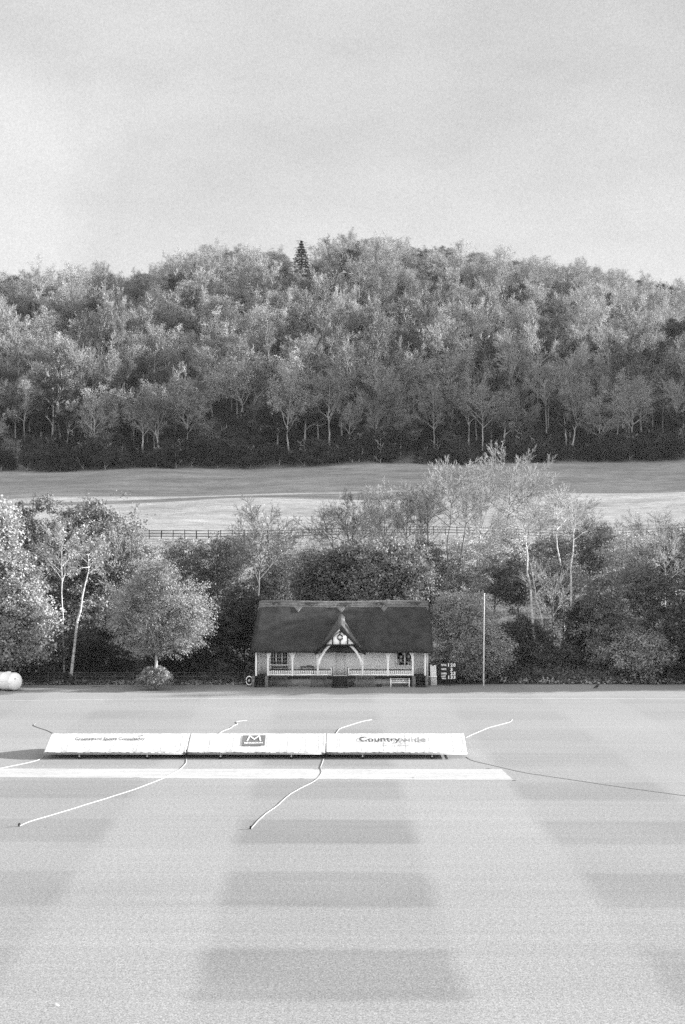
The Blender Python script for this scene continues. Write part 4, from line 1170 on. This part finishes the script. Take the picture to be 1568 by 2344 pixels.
# logo: grey square
V = []; nx_ = 10; x_a, x_b = wc(555), wc(607)
for i in range(nx_+1):
    for k in range(9): V.append(onx(h2, .028)(x_a+(x_b-x_a)*i/nx_, .27+.60*k/8))
Fc = [(i*9+k, (i+1)*9+k, (i+1)*9+k+1, i*9+k+1) for i in range(nx_) for k in range(8)]
lg = mesh_np('logo_panel', V, Fc, M['greyp'], c2)
mm = []
for poly in ([(.21,.45),(.27,.45),(.33,.80),(.52,.58),(.68,.80),(.74,.45),(.80,.45),(.75,.97),(.68,.97),(.52,.72),(.34,.97),(.27,.97)],):
    pts2 = poly
lx = lambda u: x_a+(x_b-x_a)*u
ld = lambda v: .27+.60*v
strokes = [((.22,.44),(.30,.94)), ((.30,.94),(.52,.60)), ((.52,.60),(.72,.94)), ((.72,.94),(.80,.44))]
V = []; Fc = []
for (a, b) in strokes:
    t = np.array([(b[0]-a[0])*1.65, (b[1]-a[1])]); t /= np.linalg.norm(t); n_ = np.array([-t[1]/1.65, t[0]])*.042
    o_ = len(V)
    e = .03*np.array([t[0]/1.65, t[1]])
    A = np.array(a)-e; B_ = np.array(b)+e
    for q in range(5):
        c_ = A + (B_-A)*q/4
        for sg in (-1, 1): V.append(onx(h2, .042)(lx(c_[0]+sg*n_[0]), ld(c_[1]+sg*n_[1])))
    Fc += [(o_+2*q, o_+2*q+1, o_+2*q+3, o_+2*q+2) for q in range(4)]
mesh_np('lettering', V, Fc, WH, lg)
text('MONSOON', 'lettering', WH, lg, lx(.5), ld(.24), (x_b-x_a)*.8, .085, onx(h2, .042), bold=.02)
text('Country', 'lettering', M['midp'], c3, wc(853.5), .62, wc(888)-wc(823)-.12, .36, onx(h3), bold=.035) if False else None
text('Country', 'lettering', M['midp'], c3, wc(869), .60, wc(916)-wc(822), .36, onx(h3), bold=.012)
text('wide', 'lettering', M['palep'], c3, wc(946), .63, wc(975)-wc(918), .28, onx(h3), bold=.01)
text('Turf and Amenity', 'lettering', M['palep'], c3, wc(906), .28, wc(940)-wc(874), .10, onx(h3), bold=.0)
V = []
for i in range(21):
    u = i/20; d = .40 - .05*u + .05*math.sin(u*math.pi); x = wc(875)+(wc(947)-wc(875))*u
    V += [onx(h3)(x, d+.008), onx(h3)(x, d-.008)]
mesh_np('swoosh', V, [(2*i, 2*i+1, 2*i+3, 2*i+2) for i in range(20)], M['palep'], c3)

# ------------------------------------------------------------------ ropes
def rope(label, pts, r=.03, mt='rope', z0=None, seed=0, peg=None):
    rg = np.random.default_rng(seed); P = []
    for i, (a, b) in enumerate(pts):
        x, y = onlawn(a, b); P.append([x, y, r+.004])
    if z0: P[0][2] = z0
    P = np.array(P); seg = np.linalg.norm(np.diff(P, axis=0), axis=1); s = np.concatenate([[0], np.cumsum(seg)])
    n = max(20, int(s[-1]/.25)); q = np.linspace(0, s[-1], n)
    Q = np.stack([np.interp(q, s, P[:, i]) for i in range(3)], 1)
    for _ in range(3): Q[1:-1] = (Q[:-2]+2*Q[1:-1]+Q[2:])/4
    Q[1:-1, :2] += np.cumsum(rg.normal(0, .006, (n-2, 2)), 0)*np.sin(np.linspace(0, math.pi, n-2))[:, None]
    root = empty('rope', (float(Q[-1][0]), float(Q[-1][1]), 0), label, 'rope', 'ropes tied to the pitch covers')
    V, Fc = tube(Q, r, 7); mesh_np('cord', V, Fc, M[mt], root, True)
    e = Q[-1]
    if peg: MB().tube([(e[0]-.02, e[1], 0), (e[0]-.03, e[1]-.02, .1), (e[0]+.02, e[1]-.06, .13)], .035, 6).build('peg', M['tyre'], root)
rope('white rope running from the front corner of the left cover past the left edge', [(103,1731),(88,1741),(60,1748),(0,1760),(-60,1771)], .017, seed=1)
rope('long white rope sweeping from the left and middle covers towards the lower left', [(427,1734),(426,1748),(412,1762),(370,1784),(300,1810),(230,1832),(120,1866),(62,1883),(45,1892)], .017, seed=2, peg=1)
rope('wavy white rope snaking forward from the joint of middle and right covers', [(741,1736),(737,1750),(733,1758),(737,1768),(734,1776),(722,1788),(690,1805),(665,1818),(648,1832),(632,1848),(616,1858),(604,1868),(590,1880),(575,1898)], .017, seed=3, peg=1)
rope('thin dark rope running from the right cover to the right edge', [(1067,1733),(1078,1741),(1200,1769),(1400,1799),(1568,1822),(1640,1832)], .009, 'oldrope', seed=4)
rope('thin rope with a white end behind the left end of the left cover', [(125,1681),(110,1673),(92,1667),(80,1663),(75,1659),(82,1657)], .014, 'oldrope', seed=5)
rope('kinked white rope lying behind the middle cover', [(500,1681),(508,1675),(528,1668),(534,1662),(546,1658),(538,1653),(548,1651),(565,1650)], .019, seed=6)
rope('white rope lying behind the gap between the middle and right covers', [(765,1686),(774,1673),(780,1668),(800,1662),(830,1652),(851,1648)], .019, seed=7)
rope('white rope running back from the right end of the right cover', [(1065,1690),(1080,1683),(1120,1667),(1150,1659),(1168,1654),(1173,1648)], .019, seed=8)
# short guy lines through the gaps between the covers
for px, lab in ((426.5, 'dark tie strap hanging at the joint of the left and middle covers'), (745, 'dark tie strap hanging at the joint of the middle and right covers')):
    x = wx(px, CY0)
    tag(MB().tube([(x, CY0-.07, .50), (x+.02, CY0-.09, .38), (x+.01, CY0-.08, .26), (x+.05, CY0-.08, .2)], .03, 6).build('tie_strap', M['tyre']), lab, 'strap', 'tie straps at the joints of the covers')
# straws / stumps marks at the pitch edge, paper scrap and bird
x, y = onlawn(131, 2303)
tag(MB().prism([(x-.04, .010), (x+.05, .016), (x-.01, .05), (x-.04, .075)], y-.01, y+.01).build('paper_scrap', WH), 'tiny white scrap of paper on the near lawn', 'litter')
x, y = onlawn(1366, 1577)
bd = empty('crow', (x, y, 0), 'small black bird standing on the lawn edge at the right', 'bird')
V, Fc = [], []
b_ = MB(); b_.tube([(x-.20, y, .10), (x-.12, y, .14), (x-.02, y, .19), (x+.07, y, .25), (x+.12, y, .32), (x+.16, y, .34), (x+.24, y, .335)], [.02, .06, .095, .085, .05, .045, .008], 10)
b_.tube([(x-.10, y, .13), (x-.22, y, .08), (x-.30, y, .06)], [.05, .035, .02], 6)
b_.build('body', M['feather'], bd, True)
for d in (-.03, .03): MB().tube([(x, y+d, .15), (x+.01, y+d, .05), (x+.01, y+d, .008), (x+.05, y+d, .006)], .008, 5).build('leg', M['feather'], bd)
# worn dark scuffs by the boundary on the left and along the pitch
sc = mat('bare_soil', .06, .9, .4, 3)
def scuff(label, px, py, w, h, seed):
    rg = np.random.default_rng(seed); x, y = onlawn(px, py); s = F/y; V = []
    for k in range(14):
        a = k/14*2*math.pi; q = rg.uniform(.6, 1.1)
        V.append((x+w/s*math.cos(a)*q, y+h*math.sin(a)*q, .012))
    tag(mesh_np('soil_patch', V, [tuple(range(14))], sc), label, None, None, 'structure')
for i, (px, py, w, h) in enumerate([(225,1572,20,.22),(262,1571,14,.15),(338,1573,9,.22),(315,1572,18,.15),(400,1570,25,.12),(945,1781,3,.09),(1177,1787,5,.09),(312,1780.5,9,.05),(690,1783,9,.05),(1118,1759.5,6,.05),(730,1761,14,.03)]):
    scuff('bare soil patch on the lawn', px, py, w, h, i)

# ------------------------------------------------------------------ air
hb = MB().box(-1200, 1200, -300, 1700, -40, 170)
hm = bpy.data.materials.new('haze_air'); hm.use_nodes = True; ht = hm.node_tree; ht.nodes.clear()
ho = ht.nodes.new('ShaderNodeOutputMaterial'); hp = ht.nodes.new('ShaderNodeVolumePrincipled')
hp.inputs['Color'].default_value = (.85, .85, .85, 1); hp.inputs['Density'].default_value = .00005; hp.inputs['Anisotropy'].default_value = .2
ht.links.new(hp.outputs[0], ho.inputs['Volume'])
tag(hb.build('haze', hm), 'thin haze in the air', None, None, 'stuff')

# ------------------------------------------------------------------ light
EL, AZ = 15.5, -10.0
to_sun = Vector((math.cos(R(EL))*math.cos(R(AZ)), -math.cos(R(EL))*math.sin(R(AZ)), math.sin(R(EL))))
sl = bpy.data.lights.new('sun', 'SUN'); sl.energy = 5.0; sl.angle = R(.6); sl.color = (1, 1, 1)
so = bpy.data.objects.new('sun', sl); COL.objects.link(so); so.rotation_euler = to_sun.to_track_quat('Z', 'Y').to_euler(); so.location = (60, 0, 60)

w = bpy.data.worlds.new('World'); scene.world = w; w.use_nodes = True; t = w.node_tree
bg = t.nodes['Background']; bg.inputs['Strength'].default_value = .12
sky = t.nodes.new('ShaderNodeTexSky'); sky.sky_type = 'NISHITA'; sky.sun_disc = False; sky.sun_elevation = R(EL)
sky.sun_rotation = math.atan2(to_sun.x, to_sun.y); sky.dust_density = 2
bw = t.nodes.new('ShaderNodeRGBToBW'); t.links.new(sky.outputs[0], bw.inputs[0])
tc = t.nodes.new('ShaderNodeTexCoord'); D = tc.outputs['Generated']
def wn(scale, detail=4, rough=.55, stretch=None): return noise(t, scale, detail, rough, D, stretch)
sep = t.nodes.new('ShaderNodeSeparateXYZ'); t.links.new(D, sep.inputs[0])
veil = remap(t, wn(3.6, 5, .55, (1, 1, 2.2)), .35, .65, .86, 1.09)
# thin cloud bank low on the left
dv = t.nodes.new('ShaderNodeVectorMath'); dv.operation = 'DISTANCE'
c0 = Vector(((-90-CX)/F, 1, (HZ-440)/F)).normalized(); dv.inputs[1].default_value = c0
t.links.new(D, dv.inputs[0])
cl = remap(t, mth(t, 'ADD', dv.outputs['Value'], remap(t, wn(9, 4, .6), .3, .7, -.03, .03)), .055, .11, .13, 0)
hz_ = remap(t, sep.outputs['Z'], .10, .26, .12, 0)
grain = remap(t, wn(760, 1, .5), .25, .75, .92, 1.08)
behind = remap(t, sep.outputs['Y'], .3, -.3, 1.0, 2.5)  # extra sky brightness added behind the camera as fill for surfaces facing it
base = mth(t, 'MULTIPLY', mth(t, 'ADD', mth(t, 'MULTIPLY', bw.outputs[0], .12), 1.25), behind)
v = mth(t, 'MULTIPLY', mth(t, 'MULTIPLY', base, mth(t, 'ADD', mth(t, 'ADD', veil, cl), hz_)), grain)
cc = t.nodes.new('ShaderNodeCombineColor'); [t.links.new(v, cc.inputs[k]) for k in range(3)]
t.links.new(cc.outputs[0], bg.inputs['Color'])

# ------------------------------------------------------------------ camera
cd = bpy.data.cameras.new('camera'); cam = bpy.data.objects.new('camera', cd); COL.objects.link(cam)
cam.location = (0, 0, CH); cam.rotation_euler = (R(90), 0, 0)
cd.sensor_fit = 'VERTICAL'; cd.sensor_height = 36; cd.lens = F/2344*36; cd.shift_y = (1230-1172)/2344
cd.clip_end = 6000; scene.camera = cam
vs = scene.view_settings; vs.view_transform = 'Standard'; vs.look = 'None'; vs.exposure = 1.9; vs.gamma = 1; vs.use_curve_mapping = False
scene.cycles.use_denoising = False
scene.cycles.max_bounces = 5; scene.cycles.transparent_max_bounces = 4
